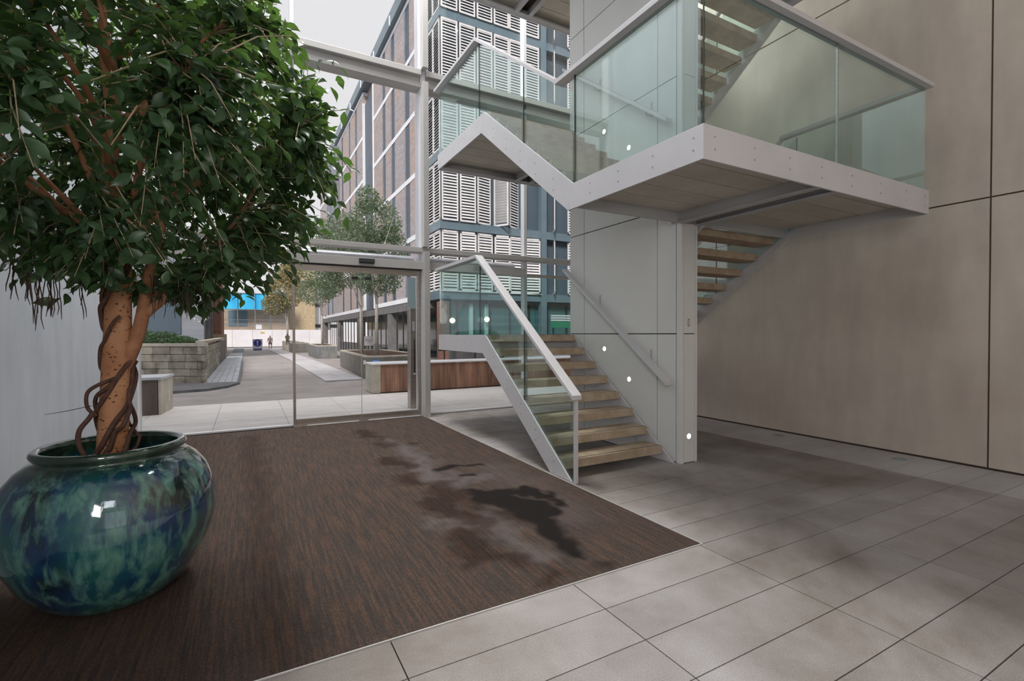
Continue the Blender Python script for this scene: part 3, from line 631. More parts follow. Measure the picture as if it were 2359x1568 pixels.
# crown: twigs and leaves
CC = np.array([tx, ty, 2.50])
def inside(p):
    d = p-CC; rz = np.where(d[..., 2] > 0, 1.62, np.where(d[..., 0] < .25, .74, .90))
    rx = 1.27*np.where(d[..., 0] < 0, 1.1, 1.0)
    return (d[..., 0]/rx)**2+(d[..., 1]/1.22)**2+(d[..., 2]/rz)**2
allimb = np.array([tuple(p) for l in limbs for p in l] + [t for t in trunk if t[2] > 1.9])
tips = []
while len(tips) < 1500:
    p = CC+rng.uniform(-1, 1, 3)*np.array([1.4, 1.22, 1.62]); q = inside(p)
    if q > 1+(.25 if rng.random() < .13 else -.03) or p[0] < XL+.10: continue
    if rng.random() > .10+.90*q**1.3: continue
    if p[2] > 3.95: continue
    if q < .35 and rng.random() < .5: continue
    tips.append(p)
tips = np.array(tips)
tw = MB(); LB = []; LT = []
def leafshape():
    # unit leaf along +x, folded on the midrib, with a drip tip
    st = [(0, .0, 0), (.10, .10, .01), (.28, .21, .03), (.50, .235, .035), (.70, .165, .02), (.86, .055, -.03), (1.0, 0, -.09)]
    v = []; f = []
    for x, w, z in st: v += [(x, -w, z+.28*w), (x, 0, z), (x, w, z+.28*w)]
    for i in range(len(st)-1):
        a = i*3; b = a+3; f += [(a, a+1, b+1, b), (a+1, a+2, b+2, b+1)]
    return np.array(v), np.array(f)
LV, LF = leafshape()
mats = []
for p in tips:
    d = np.linalg.norm(allimb-p, axis=1); s = allimb[np.argsort(d)[rng.integers(0, 4)]]
    out = p-s; L = np.linalg.norm(out); 
    if L < .05: out = np.array([0, 0, .1]); L = .1
    out /= L; Lt = min(L, .42)
    a = p-out*Lt; mid = (a+p)/2+np.array([0, 0, .04])+rng.normal(size=3)*.012; e = p+np.array([0, 0, -.03])
    if rng.random() < .75: tw.tube([a, mid, e], [.0048, .0036, .0018], 4, False)
    nl = rng.integers(7, 12)
    for k in range(nl):
        t = .25+.78*k/nl; b = (1-t)**2*a+2*t*(1-t)*mid+t*t*e
        tan = e-a; tan /= np.linalg.norm(tan)+1e-9; sidev = np.cross(tan, [0, 0, 1]); sidev /= np.linalg.norm(sidev)+1e-9
        dr_ = sidev*(1 if k % 2 else -1)*.8+tan*.55+np.array([0, 0, -.45])+rng.normal(size=3)*.38
        dr_ /= np.linalg.norm(dr_); up = np.array([0, 0, 1.0])+rng.normal(size=3)*.55; zz = up-dr_*(up@dr_); zz /= np.linalg.norm(zz); yy = np.cross(zz, dr_)
        ln = rng.uniform(.066, .112); b = b+dr_*.012
        if b[0]+dr_[0]*ln < XL+.02: continue
        mats.append(np.column_stack([dr_*ln, yy*ln*1.0, zz*ln, b]))
mats = np.array(mats)
cpos = mats[:, :, 3]; fwd = np.array([math.sin(-YAW), math.cos(YAW), 0]); rgt = np.array([math.cos(YAW), math.sin(YAW), 0])
rel = cpos-np.array([0, 0, 1.5]); dep = rel@fwd; u = (rel@rgt)/dep*1117+1179; v_ = 784-rel[:, 2]/dep*1117
vis = (u > 10) & (v_ > 10) & (dep > .3)
order = np.argsort(np.where(vis, dep, 99)); near = set(order[:300].tolist())
rest = np.array([m for i, m in enumerate(mats) if i not in near])
Vr = (np.einsum('nij,kj->nki', rest[:, :, :3], LV)+rest[:, None, :, 3]).reshape(-1, 3); Fr = (LF[None]+(np.arange(len(rest))*len(LV))[:, None, None]).reshape(-1, 4)
obj('foliage', (Vr, Fr), M['leaf'], FT, smooth=True, kind='stuff')
lm = bpy.data.meshes.new('leaf'); lm.from_pydata([tuple(p) for p in LV], [], [tuple(int(i) for i in f) for f in LF]); lm.materials.append(M['leaf'])
lm.polygons.foreach_set('use_smooth', [True]*len(lm.polygons))
fo = WL[FT.name]
for i in order[:300]:
    m = mats[i]; o = bpy.data.objects.new('leaf', lm); COL.objects.link(o); o.parent = FT
    mm = Matrix([list(m[r, :3])+[m[r, 3]-fo[r]] for r in range(3)]+[[0, 0, 0, 1]]); o.matrix_local = mm
obj('twigs', tw, M['twig'], FT, kind='stuff')
# aerial roots under the crown
ar = MB()
for cxr, cyr, zt, L, n in ((-.98, 3.45, 1.75, .30, 15), (-.86, 3.5, 1.72, .22, 10), (-.42, 3.5, 1.72, .20, 8), (-.33, 3.5, 1.7, .16, 9), (-.25, 3.45, 1.68, .15, 7), (-1.1, 3.5, 1.8, .25, 7)):
    for _ in range(n):
        x = cxr+random.uniform(-.07, .07); y = cyr+random.uniform(-.05, .05); l = L*random.uniform(.4, 1); pts = []
        for k in range(7):
            pts.append((x, y, zt+.13-(l+.07)*k/6)); x += random.uniform(-.009, .009); y += random.uniform(-.007, .007)
        ar.tube(pts, [.0028]*6+[.0014], 4, False)
obj('aerial_roots', ar, M['root'], FT, kind='stuff')

# ================================================================= OUTSIDE
def gz(y): return -max(0, y-30)*.0084
def ground(poly, z, th=.3):
    return poly
rd = MB()
ys = [8.65, 12.0, 20, 30, 60, 90, 140]
for a, b in zip(ys[:-1], ys[1:]):
    rd.add([(-40, a, gz(a)-.012), (60, a, gz(a)-.012), (60, b, gz(b)-.012), (-40, b, gz(b)-.012)], [(0, 1, 2, 3)])
    rd.add([(-40, a, gz(a)-.3), (60, a, gz(a)-.3), (60, b, gz(b)-.3), (-40, b, gz(b)-.3)], [(3, 2, 1, 0)])
struct('road', rd, M['asphalt'])
pv = struct('pavement', MB().box(-6, 12, 8.65, 12.15, -.25, -.011), M['kerb'])
sx = [-1.56-1.093*2, -1.56-1.093, -1.56, -.47, .623, 1.71, 2.80, 3.90, 4.99, 6.08, 7.17, 8.26, 9.35]
for yy in (8.65, 9.35, 10.05, 10.75, 11.45):
    for a, b in zip(sx[:-1], sx[1:]): obj('slab', MB().box(a+.003, b-.003, yy+.003, yy+.697, -.011, 0), M['slab'], pv)
# left footway, kerb
fw = struct('path', MB().prism([(-9, 15.3), (-2.4, 15.25), (-1.63, 14.95), (-.95, 15.15), (-.5, 15.8), (-.22, 16.75), (-.21, 17.2), (-1.12, 17.25), (-9, 21)], 'z', -.01, .035), M['asphalt_dark'])
kp = [(-9, 15.3, .02), (-2.4, 15.25, .02), (-1.63, 14.95, .02), (-.95, 15.15, .02), (-.5, 15.8, .02), (-.22, 16.75, .02), (-.2, 20, .02), (-.2, 30, .02)]
struct('kerb', MB().tube(kp, .055, 4), M['kerb'])
lp = struct('path', MB().box(-1.12, -.22, 17.2, 30, -.01, .02).box(-1.12, -.22, 30, 62, -.25, -.12), M['kerb'])
for j in range(18):
    for i in range(5): obj('paver', MB().box(-1.12+.18*i+.006, -1.12+.18*(i+1)-.006, 17.2+.45*j+.008, 17.2+.45*(j+1)-.008, .02, .035), M['paver'], lp)
mb = MB(); 
for a, b in ((25.3, 30), (30, 45), (45, 64)): mb.add([(-1.12, a, gz(a)+.03), (-.22, a, gz(a)+.03), (-.22, b, gz(b)+.03), (-1.12, b, gz(b)+.03)], [(0, 1, 2, 3)])
obj('far_pavers', mb, M['paver'], lp)
rp = struct('path', MB().prism([(2.19, 16.05), (3.38, 16.30), (3.38, 30), (2.19, 30)], 'z', -.02, .0), M['kerb'])
for j in range(28):
    y0 = 16.35+.5*j
    for i in range(2): obj('paver', MB().box(2.19+.595*i+.005, 2.19+.595*(i+1)-.005, y0+.005, y0+.495, 0, .012), M['paver_lilac'], rp)
mb = MB()
for a, b in ((30.3, 45), (45, 66)): mb.add([(2.19, a, gz(a)+.02), (3.4, a, gz(a)+.02), (3.4, b, gz(b)+.02), (2.19, b, gz(b)+.02)], [(0, 1, 2, 3)])
obj('far_pavers', mb, M['paver_lilac'], rp)

# left box bench
lb = thing('box_bench', (-2.2, 11.5, 0), 'boxy timber bench with pale grey top behind the white left frame', 'bench')
obj('side_board', MB().box(-3.2, -1.44, 11.06, 11.10, 0, .655), M['greywood'], lb); obj('end_panel', MB().prism([(-1.402, 11.06), (-1.31, 11.92), (-1.36, 11.92), (-1.45, 11.06)], 'z', 0, .655), M['coping'], lb)
obj('bench_top', MB().prism([(-3.2, 11.04), (-1.385, 11.04), (-1.29, 11.94), (-3.2, 11.94)], 'z', .655, .70), M['paver'], lb)
obj('back_board', MB().box(-3.2, -1.36, 11.88, 11.92, 0, .655), M['greywood'], lb)
obj('end_bracket', MB().box(-1.352, -1.335, 11.62, 11.66, .18, .42), M['white'], lb)
# stone block planter on the left
sp = thing('stone_planter', (-2.2, 18.5, 0), 'raised planter of weathered stone blocks with low green shrub on the left', 'planter')
A0 = Vector((-1.13, 17.30)); B0 = Vector((-6.0, 20.55)); dr0 = (B0-A0).normalized(); nr0 = Vector((dr0.y, -dr0.x)); nr0 = nr0 if nr0.y > 0 else -nr0
obj('core_fill', MB().prism([(A0.x-.08, A0.y+.14), (B0.x, B0.y+.14), (B0.x, 32), (A0.x-.05, 32)], 'z', 0, 1.12), M['soil'], sp)
crs = [0, .22, .44, .66, .88, 1.12]
for r in range(5):
    s = 0 if r % 2 else -.28
    while s < 3.6:
        w = random.uniform(.42, .62); a = max(s, 0); b = min(s+w, 4)
        if b-a > .08:
            pr = random.uniform(0, .012); p1 = A0+dr0*(a+.006); p2 = A0+dr0*(b-.006)
            q = [p1-nr0*pr, p2-nr0*pr, p2+nr0*.16, p1+nr0*.16]
            obj('stone_block', MB().prism([(k_.x, k_.y) for k_ in q], 'z', crs[r]+.006, crs[r+1]-.006), M['rock'], sp, bevel=.012)
        s += w
    s = 17.32
    while s < 27:
        w = random.uniform(.7, 1.1); pr = random.uniform(0, .012)
        obj('stone_block', MB().box(-1.28, -1.13+pr, s+.008, s+w-.008, crs[r]+.006, crs[r+1]-.006), M['rock'], sp); s += w
obj('side_wall', MB().box(-1.30, -1.13, 27, 36, -.1, 1.15), M['conc_olive'], sp)
p = [A0-nr0*.03, A0+dr0*4.2-nr0*.03, A0+dr0*4.2+nr0*.22, A0+nr0*.22]
obj('coping', MB().prism([(k_.x, k_.y) for k_ in p], 'z', 1.122, 1.22), M['coping'], sp, bevel=.01)
obj('coping', MB().box(-1.33, -1.10, 17.35, 32, 1.222, 1.30), M['coping'], sp)
def blobfoliage(name, centers, n, size, mat, parent, flat=1.0, seed=1):
    r = np.random.default_rng(seed); cs = np.array([c[:3] for c in centers]); rs = np.array([c[3:] if len(c) == 6 else (c[3],)*3 for c in centers])
    w = rs.prod(1)**.66; w /= w.sum(); k = r.choice(len(cs), n, p=w)
    d = r.normal(size=(n, 3)); d /= np.linalg.norm(d, axis=1)[:, None]; rad = r.uniform(.35, 1.05, n)**.6
    pts = cs[k]+d*rs[k]*rad[:, None]
    a = r.normal(size=(n, 3)); a /= np.linalg.norm(a, axis=1)[:, None]; b = np.cross(a, r.normal(size=(n, 3))); b /= np.linalg.norm(b, axis=1)[:, None]
    s = size*r.uniform(.6, 1.3, n)[:, None]
    V = np.stack([pts-a*s, pts-b*s*.5, pts+a*s, pts+b*s*.5], 1).reshape(-1, 3); Fq = np.arange(n*4).reshape(n, 4)
    return obj(name, (V, Fq), mat, parent, kind='stuff')
sh = thing('shrub', (-2.4, 18.9, 1.1), 'low spreading evergreen shrub growing over the stone block planter', 'shrub')
obj('stems', MB().tube([(-2.2, 18.9, 1.05), (-2.2, 18.9, 1.45)], .02, 5).tube([(-1.8, 18.7, 1.05), (-1.75, 18.7, 1.35)], .02, 5).tube([(-2.9, 19.4, 1.05), (-2.9, 19.4, 1.45)], .02, 5), M['root'], sh)
blobfoliage('foliage', [(-1.75, 18.5, 1.26, .40, .7, .18), (-2.3, 18.9, 1.32, .5, .7, .27), (-3.0, 19.3, 1.35, .6, .7, .30), (-3.8, 19.9, 1.35, .7, .6, .32)], 9000, .035, M['shrub'], sh, seed=3)
# timber bench on the right, runs behind the glass
rb = thing('timber_bench', (5.5, 12.6, 0), 'long timber-clad bench wall with thin white top outside the glass', 'bench')
x = 2.965
while x < 11:
    obj('plank', MB().box(x+.002, x+.118, 12.29+random.uniform(0, .006), 12.33, .015, .715), M['cedar'], rb); x += .12
obj('end_panel', MB().box(2.765, 2.96, 12.28, 13.1, 0, .715), M['coping'], rb)
obj('bench_core', MB().box(2.97, 11, 12.33, 13.1, 0, .70), M['greywood'], rb)
obj('bench_top', MB().box(2.74, 11.03, 12.25, 13.13, .716, .748), M['white'], rb, bevel=.004)
# steel door post
bo = thing('door_post', (2.93, 9.4, 0), 'brushed steel door post with paper notice and pale glass panel above', 'post')
obj('post', MB().prism([(2.79, 9.35), (2.96, 9.20), (3.12, 9.35), (2.96, 9.55)], 'z', 0, 2.02) if False else MB().box(2.86, 3.02, 9.42, 9.62, 0, 2.0), M['brushed'], bo, bevel=.01)
obj('entry_slot', MB().box(2.935, 2.955, 9.414, 9.42, .72, 1.38), M['black'], bo); obj('paper_notice', MB().box(2.905, 2.955, 9.412, 9.419, 1.55, 1.74), M['signwhite'], bo)
obj('glass_sign', MB().box(2.84, 3.06, 9.50, 9.52, 2.02, 2.62), M['glass_frost'], bo); obj('white_card', MB().box(2.99, 3.05, 9.48, 9.49, 2.20, 2.58), M['white'], bo)
obj('slot_foot', MB().box(2.92, 2.97, 9.405, 9.42, .68, .71), M['white'], bo)
# concrete planters with trees
def planter(poly, h, zb, label, dark='conc_olive'):
    c = (sum(p[0] for p in poly)/len(poly), sum(p[1] for p in poly)/len(poly))
    t = thing('concrete_planter', (c[0], c[1], zb), label, 'planter', 'concrete tree planters in the yard')
    b = obj('box', MB().prism(poly, 'z', zb, zb+h-.05), M[dark], t)
    top = [(c[0]+(p[0]-c[0])*1.0, c[1]+(p[1]-c[1])*1.0) for p in poly]; inn = [(c[0]+(p[0]-c[0])*.86, c[1]+(p[1]-c[1])*.95) for p in poly]
    n = len(poly); v = [(a, b2, zb+h-.05) for a, b2 in top]+[(a, b2, zb+h) for a, b2 in top]+[(a, b2, zb+h) for a, b2 in inn]+[(a, b2, zb+h-.05) for a, b2 in inn]
    f = []
    for i in range(n):
        j = (i+1) % n; f += [(i, j, n+j, n+i), (n+i, n+j, 2*n+j, 2*n+i), (2*n+i, 2*n+j, 3*n+j, 3*n+i)]
    obj('rim', MB().add(v, f), M['coping'], t); obj('soil', MB().prism(inn, 'z', zb+h-.049, zb+h-.03), M['soil'], t); return t
planter([(3.47, 16.75), (3.63, 16.35), (5.75, 16.9), (5.75, 23.4), (3.80, 23.4)], .755, 0, 'nearest low concrete planter with two pale-barked trees and a blue notice')
planter([(3.78, 31.8), (4.95, 31.5), (5.2, 38), (3.95, 38)], .80, gz(32), 'second dark concrete planter, left of the nearest one', 'conc_dark')
planter([(3.6, 46), (4.9, 46), (4.9, 51), (3.6, 51)], .85, gz(47), 'tan concrete planter just left of the second dark planter', 'conc_olive')
planter([(3.5, 55), (4.9, 55), (4.9, 59), (3.5, 59)], .95, gz(56), 'farthest small tan planter near the seated person', 'coping')
def birch(x, y, zb, h, crown, label, n, mat='leaf_birch', size=.045, forks=4, r=.075, lean=0):
    t = thing('tree', (x, y, zb), label, 'tree', 'trees in the yard')
    obj('trunk', MB().tube([(x, y, zb), (x+lean*.3, y, zb+h*.4), (x+lean, y+.05, zb+h*.7), (x+lean*1.2, y, zb+h)], [r, r*.8, r*.6, r*.3], 10), M['bark_birch'], t, smooth=True)
    b = MB()
    for k in range(forks):
        a = k*2.3+x; z0 = zb+h*(.36+.1*k); L = h*.28
        b.tube([(x+lean*.4, y, z0), (x+L*.5*math.cos(a), y+L*.5*math.sin(a), z0+L*.5), (x+L*math.cos(a), y+L*math.sin(a), z0+L*1.1)], [r*.35, r*.25, r*.08], 6)
    obj('branches', b, M['bark_birch'], t)
    blobfoliage('foliage', crown, n, size, M[mat], t, seed=int(abs(x*10)+y)); return t
birch(4.33, 18.5, .7, 5.2, [(4.3, 18.5, 5.6, 1.0, 1.0, 1.0), (4.8, 18.4, 4.6, .75, .9, 1.0), (3.7, 18.6, 4.9, .95, 1.0, .8), (4.4, 18.5, 3.6, .95, .9, .7), (4.0, 18.3, 6.4, .45, .5, .55)], 'pale-barked tree at the front of the nearest concrete planter', 15000)
birch(4.15, 20.4, .7, 5.0, [(3.4, 20.4, 5.4, 1.0, 1.1, .9), (2.9, 20.5, 4.7, .7, .9, 1.1), (3.7, 20.4, 4.1, 1.0, 1.0, .8), (2.95, 20.4, 3.4, .55, .6, .5), (4.6, 20.6, 4.0, .6, .7, .8)], 'second pale-barked tree just behind in the nearest concrete planter', 13000)
birch(4.4, 34, gz(34)+.7, 5.5, [(4.4, 34, 5.4, 1.3, 1.3, 1.4), (4.0, 34, 4.2, 1.2, 1.2, .9)], 'tree standing in the second dark concrete planter', 6000, size=.06)
birch(3.9, 57, gz(57), 8.5, [(3.6, 57, 6.0, 1.9, 1.8, 2.0), (2.8, 57, 4.6, 1.4, 1.4, 1.2), (4.2, 57, 8, 1.3, 1.3, 1.4)], 'far golden-leaved tree in front of the tan building', 9000, 'leaf_far', .11, r=.12)
# notices on the planter
ns = tag(obj('blue_notice', MB().prism([(3.66, 16.34), (3.955, 16.415), (3.95, 16.43), (3.655, 16.355)], 'z', .49, .625), M['skyblue']), 'blue notice board on the front of the nearest concrete planter', 'sign')
obj('text_line', MB().prism([(3.69, 16.345), (3.90, 16.399), (3.90, 16.401), (3.69, 16.347)], 'z', .575, .59).prism([(3.69, 16.345), (3.86, 16.389), (3.86, 16.391), (3.69, 16.347)], 'z', .53, .54), M['signwhite'], ns)
tag(obj('white_notice', MB().prism([(3.455, 16.72), (3.515, 16.575), (3.52, 16.58), (3.46, 16.725)], 'z', .46, .60), M['signwhite']), 'small white notice on the chamfered corner of the concrete planter', 'sign')
bs = thing('sign_board', (4.95, 23.6, 0), 'white notice board with two dark text lines on thin black legs', 'sign')
obj('board', MB().box(4.93, 5.36, 23.55, 23.58, .93, 1.37), M['signwhite'], bs)
for x in (5.0, 5.26): obj('leg', MB().box(x, x+.03, 23.58, 23.6, 0, .93), M['black'], bs)
text('text_line', 'Refreshments', .062, (5.145, 23.545, 1.19), M['black'], bs); text('text_line', 'closed', .062, (5.145, 23.545, 1.10), M['black'], bs)

# ---------------------------------------------------------------- main building on the right
BX, BY, PIT = 7.7, 20.6, 3.15
bd = thing('office_building', (12, 40, 0), 'long pale brick office block with white bands, timber louvred shutters and arcade', 'building')
obj('wall', MB().box(BX+.35, 30, BY+3.2, 60, 3.0, 19.4), M['brick'], bd)
obj('wall', MB().box(BX+.45, 30, BY+.35, BY+3.2, 3.0, 19.4), M['winglass'], bd)
bands = [3.3+PIT*k for k in range(6)]
for z in bands:
    obj('white_band', MB().box(BX-.02, BX+.36, 23.6, 33.3, z-.12, z+.14).box(BX-.02, BX+.36, 36.6, 56, z-.12, z+.14).box(BX-.02, BX+.36, 57, 60, z-.12, z+.14), M['band'], bd)
obj('arcade_beam', MB().box(BX-.04, BX+.5, 22.3, 60, 2.72, 3.14), M['darkgrey'], bd)
obj('arcade_ceiling', MB().box(BX+.4, 13, BY+.5, 60, 2.85, 3.0), M['darkgrey'], bd)
# brick piers and windows between the bands on the side face
win_y = [(25.2, 26.1), (28.1, 28.9), (30.2, 30.95)]
far_y = [(38.9, 39.6), (41.6, 42.2), (45.0, 45.7), (51.2, 51.9), (54.0, 54.8)]
piers = []
last = 23.6
for a, b in win_y+[(33.3, 36.6)]+far_y: piers.append((last, a)); last = b
piers.append((last, 60))
for z0, z1 in zip(bands[:-1], bands[1:]):
    for a, b in piers:
        if b-a > .05: obj('brick_pier', MB().box(BX, BX+.36, a, b, z0+.14, z1-.12), M['brick'], bd)
    for a, b in win_y: 
        w = obj('window', MB().box(BX+.01, BX+.34, a, b, z0+.14, z1-.12), M['recess'], bd)
        obj('side_frame', MB().box(BX-.01, BX+.25, b-.2, b, z0+.14, z1-.12), M['greyclad'], w)
    for a, b in far_y: obj('window', MB().box(BX+.01, BX+.34, a, b, z0+.14, z1-.12), M['recess'], bd)
obj('glass_recess', MB().box(BX+.1, BX+.3, 33.45, 36.45, 3.2, 18.2), M['recess'], bd)
for y in (33.3, 36.45): obj('recess_frame', MB().box(BX-.06, BX+.3, y, y+.16, 3.2, 18.3), M['band'], bd)
obj('roof_fascia', MB().box(BX-.25, BX+.6, 22.2, 60, 19.25, 20.0).box(BX-.25, 30, BY-.3, BY+.4, 19.0, 20.0), M['blueband'], bd)
for y in range(24, 60, 4): obj('roof_bracket', MB().box(BX-.30, BX-.24, y+.0, y+.12, 19.2, 19.75), M['band'], bd)
obj('corner_post', MB().box(BX, BX+.35, 23.2, 23.6, 3.0, 19.3), M['band'], bd)
obj('roof', MB().box(BX+.3, 30, BY+.2, 60, 19.4, 19.9), M['blueband'], bd)
for z0, z1 in zip(bands[1:-1], bands[2:]):
    for y in (47.0, 48.9): obj('louvre_box', MB().box(BX-.55, BX-.02, y, y+1.3, z0-.1, z1-.35), M['greyclad'], bd)
# storey cladding and shutters on the front face
for z in bands: obj('blue_band', MB().box(BX-.02, 30, BY+.05, BY+.45, z-.24, z+.14).box(BX-.02, BX+.3, BY+.45, 23.2, z-.24, z+.14), M['blueband'], bd)
obj('steel_column', MB().box(13.0, 13.32, BY+.0, BY+.3, 0, 19.4), M['blueband'], bd)
obj('floor_slabs', MB().box(8, 28, BY+.5, BY+2.8, 3.1, 3.4), M['darkgrey'], bd)
slat = MB(); H = 2.70
W_ = .80
fr = MB().box(0, .075, -.02, .02, 0, H).box(W_-.075, W_, -.02, .02, 0, H).box(0, W_, -.02, .02, 0, .09).box(0, W_, -.02, .02, H-.09, H)
for k in range(19):
    z = .16+k*.132; slat.add([(.075, -.03, z), (W_-.075, -.03, z), (W_-.075, .03, z+.085), (.075, .03, z+.085), (.075, -.03, z+.014), (W_-.075, -.03, z+.014), (W_-.075, .03, z+.099), (.075, .03, z+.099)],
                         [(0, 3, 2, 1), (4, 5, 6, 7), (0, 1, 5, 4), (1, 2, 6, 5), (2, 3, 7, 6), (3, 0, 4, 7)])
def mkme(name, mb, mat):
    me = bpy.data.meshes.new(name); me.from_pydata(mb.v, [], mb.f); me.materials.append(mat); return me
me_f = mkme('shutter', fr, M['shutter']); me_s = mkme('slats', slat, M['shutter'])
def shutter(x, y, z, rz, sc=1.0):
    o = finish(bpy.data.objects.new('shutter', me_f), bd, (x, y, z)); o.rotation_euler = (0, 0, rz); o.scale = (sc, 1, 1)
    s = bpy.data.objects.new('slats', me_s); COL.objects.link(s); s.parent = o; s['kind'] = 'stuff'
obj('ledge_brackets', MB().box(BX, 13, BY-.05, BY+.05, 3.40, 3.44), M['band'], bd)
for k, z0 in enumerate(bands[:-1]):
    z = z0+.15
    for j in range(3): shutter(BX, 23.15-.83*j, z, -PI/2, 1.0)
    xs_ = [7.74, 8.62, 9.50, 10.38, 11.20, 12.08]
    for i, x in enumerate(xs_):
        if k == 1 and i in (3,): continue
        rz = 0
        if k == 1: rz = {2: .25, 4: .5, 5: 1.0}.get(i, 0)
        if k == 0: rz = [.04, -.04, .05, -.10, .04, -.12][i]
        shutter(x, BY, z, rz)
    if k == 1: shutter(10.95, BY-.35, z, PI-1.0)
    shutter(13.6, BY-.3, z, 1.1); shutter(14.6, BY, z, .1); shutter(16.4, BY, z, 0); shutter(18.2, BY, z, 0)
    if k >= 1: obj('balcony_glass', MB().box(11.6, 17, BY-.1, BY-.08, z, z+1.1), M['glass_frost'], bd) if k == 9 else None
# ground floor shop front
obj('shop_glass', MB().box(BX+.6, 30, BY+.5, BY+.55, 0, 2.85), M['tealglass'], bd)
for x in (8.6, 9.45, 10.3, 11.4, 12.5, 13.6, 14.8, 16.2, 18): obj('shop_mullion', MB().box(x, x+.07, BY+.42, BY+.5, 0, 2.9), M['black'], bd)
obj('brick_pier', MB().box(BX, BX+.42, BY+.1, BY+.6, 0, 2.95), M['brick_red'], bd)
obj('shop_sill', MB().box(BX+.42, 30, BY+.40, BY+.5, 0, .35), M['darkgrey'], bd)
obj('pale_pilaster', MB().box(9.25, 9.42, BY+.38, BY+.5, 0, 2.9), M['glass_frost'], bd); obj('pale_pilaster', MB().box(10.05, 10.22, BY+.38, BY+.5, 0, 2.9), M['glass_frost'], bd)
for y, w in ((29.2, .9), (38.5, .8), (48.2, .8), (58, .8)): obj('arcade_column', MB().box(BX, BX+.45, y, y+w, gz(y)-.05, 2.75), M['darkgrey'], bd)
obj('arcade_inner_wall', MB().box(12.9, 13.0, BY+.5, 60, -.3, 2.9), M['tealglass'], bd)
for i in range(24):
    y = 24.2+1.28*i
    if i not in (4, 11): obj('arcade_post', MB().box(BX+.02, BX+.08, y, y+.06, gz(y)-.02, 2.75), M['black'], bd)
obj('low_wall', MB().box(BX+.1, BX+.4, 33.6, 47.5, gz(40)-.1, .75), M['darkgrey'], bd)
for x, z, lab in ((8.28, 2.08, 'left'), (10.03, 2.15, 'right')):
    g = tag(obj('globe_lamp', MB().lathe([(.001, -.13), (.07, -.11), (.12, -.05), (.13, 0), (.12, .05), (.07, .11), (.001, .13)], (x, BY+.15, z), 20), M['warm'], smooth=True), f'round warm globe lamp in the teal shop front, the {lab} of the pair', 'lamp', 'shop front globe lamps')
    obj('hanging_rod', MB().tube([(x, BY+.15, z+.13), (x, BY+.15, 2.95)], .01, 6), M['black'], g)
hg = thing('hedge', (11, 19.4, 0), 'low clipped green hedge in a dark trough in front of the shop glass', 'hedge')
obj('trough', MB().box(7.6, 12.3, 19.2, 19.5, 0, .95), M['conc_dark'], hg); blobfoliage('foliage', [(8+.5*i, 19.35, 1.05, .4, .22, .22) for i in range(9)], 4500, .04, M['shrub'], hg, seed=9)
aw = thing('shop_awning', (14.5, 19.6, 0), 'green shop awning with white and grey stripes at far right of the glazing', 'awning')
obj('valance', MB().box(12.9, 17, 19.55, 19.6, 1.75, 2.05), M['green'], aw)
for q in range(3): obj('stripe', MB().box(12.9, 17, 19.54, 19.62, 2.08+.11*q, 2.15+.11*q), M['white'], aw)
for x in (13, 16.9): obj('leg', MB().box(x, x+.06, 19.56, 19.62, 0, 1.76), M['black'], aw)
# parked car, a solid stand-in for one reflected in the stair glass
def car(loc, rz, paint, label):
    t = thing('car', (0, 0, 0), label, 'car')
    prof = [(-2.0, .32), (-2.02, .75), (-1.92, .93), (-1.55, 1.0), (-1.25, 1.36), (-.5, 1.44), (.35, 1.40), (1.0, .98), (1.85, .82), (2.02, .6), (2.0, .3)]
    b = obj('body', MB().prism(prof, 'x', -.84, .84), M[paint], t, bevel=.07)
    obj('side_glass', MB().prism([(-1.42, 1.02), (-1.18, 1.30), (-.5, 1.37), (.3, 1.33), (.82, 1.02)], 'x', -.850, .850), M['winglass'], t)
    obj('rear_window', MB().add([(-.66, -1.575, 1.03), (.66, -1.575, 1.03), (.60, -1.30, 1.34), (-.60, -1.30, 1.34)], [(0, 1, 2, 3)]).add([(-.66, -1.55, 1.02), (.66, -1.55, 1.02), (.60, -1.275, 1.33), (-.60, -1.275, 1.33)], [(3, 2, 1, 0)]), M['winglass'], t)
    obj('windscreen', MB().add([(-.66, .97, 1.03), (.66, .97, 1.03), (.60, .39, 1.39), (-.60, .39, 1.39)], [(0, 1, 2, 3)]).add([(-.66, .95, 1.02), (.66, .95, 1.02), (.60, .37, 1.38), (-.60, .37, 1.38)], [(3, 2, 1, 0)]), M['winglass'], t)
    obj('number_plate', MB().box(-.26, .26, -2.035, -2.015, .62, .73), M['yellow'], t)
    for x in (-.70, .52): obj('tail_lamp', MB().box(x, x+.2, -2.03, -1.9, .72, .90), M['red'], t)
    for x in (-.86, .68):
        for y in (-1.25, 1.25): obj('wheel', MB().disc((x, y, .31), .31, 'x', .18, 20), M['rubber'], t, bevel=.02)
    t.location = loc; t.rotation_euler = (0, 0, rz)
car((10.4, 16.9, 0), .45, 'carpaint', 'silver car with yellow rear plate behind the timber bench, known only from a stair-glass reflection')
# railing by the bench
rl = thing('street_railing', (7.9, 14.4, 0), 'low black street railing just beyond the timber bench', 'railing')
obj('top_rail', MB().tube([(5.2, 14.2, .98), (9.5, 14.6, .98)], .025, 8), M['black'], rl)
for x in (5.4, 6.5, 7.6, 8.7, 9.4): obj('post', MB().tube([(x, 14.2+(x-5.2)*.093, 0), (x, 14.2+(x-5.2)*.093, .98)], .022, 8), M['black'], rl)

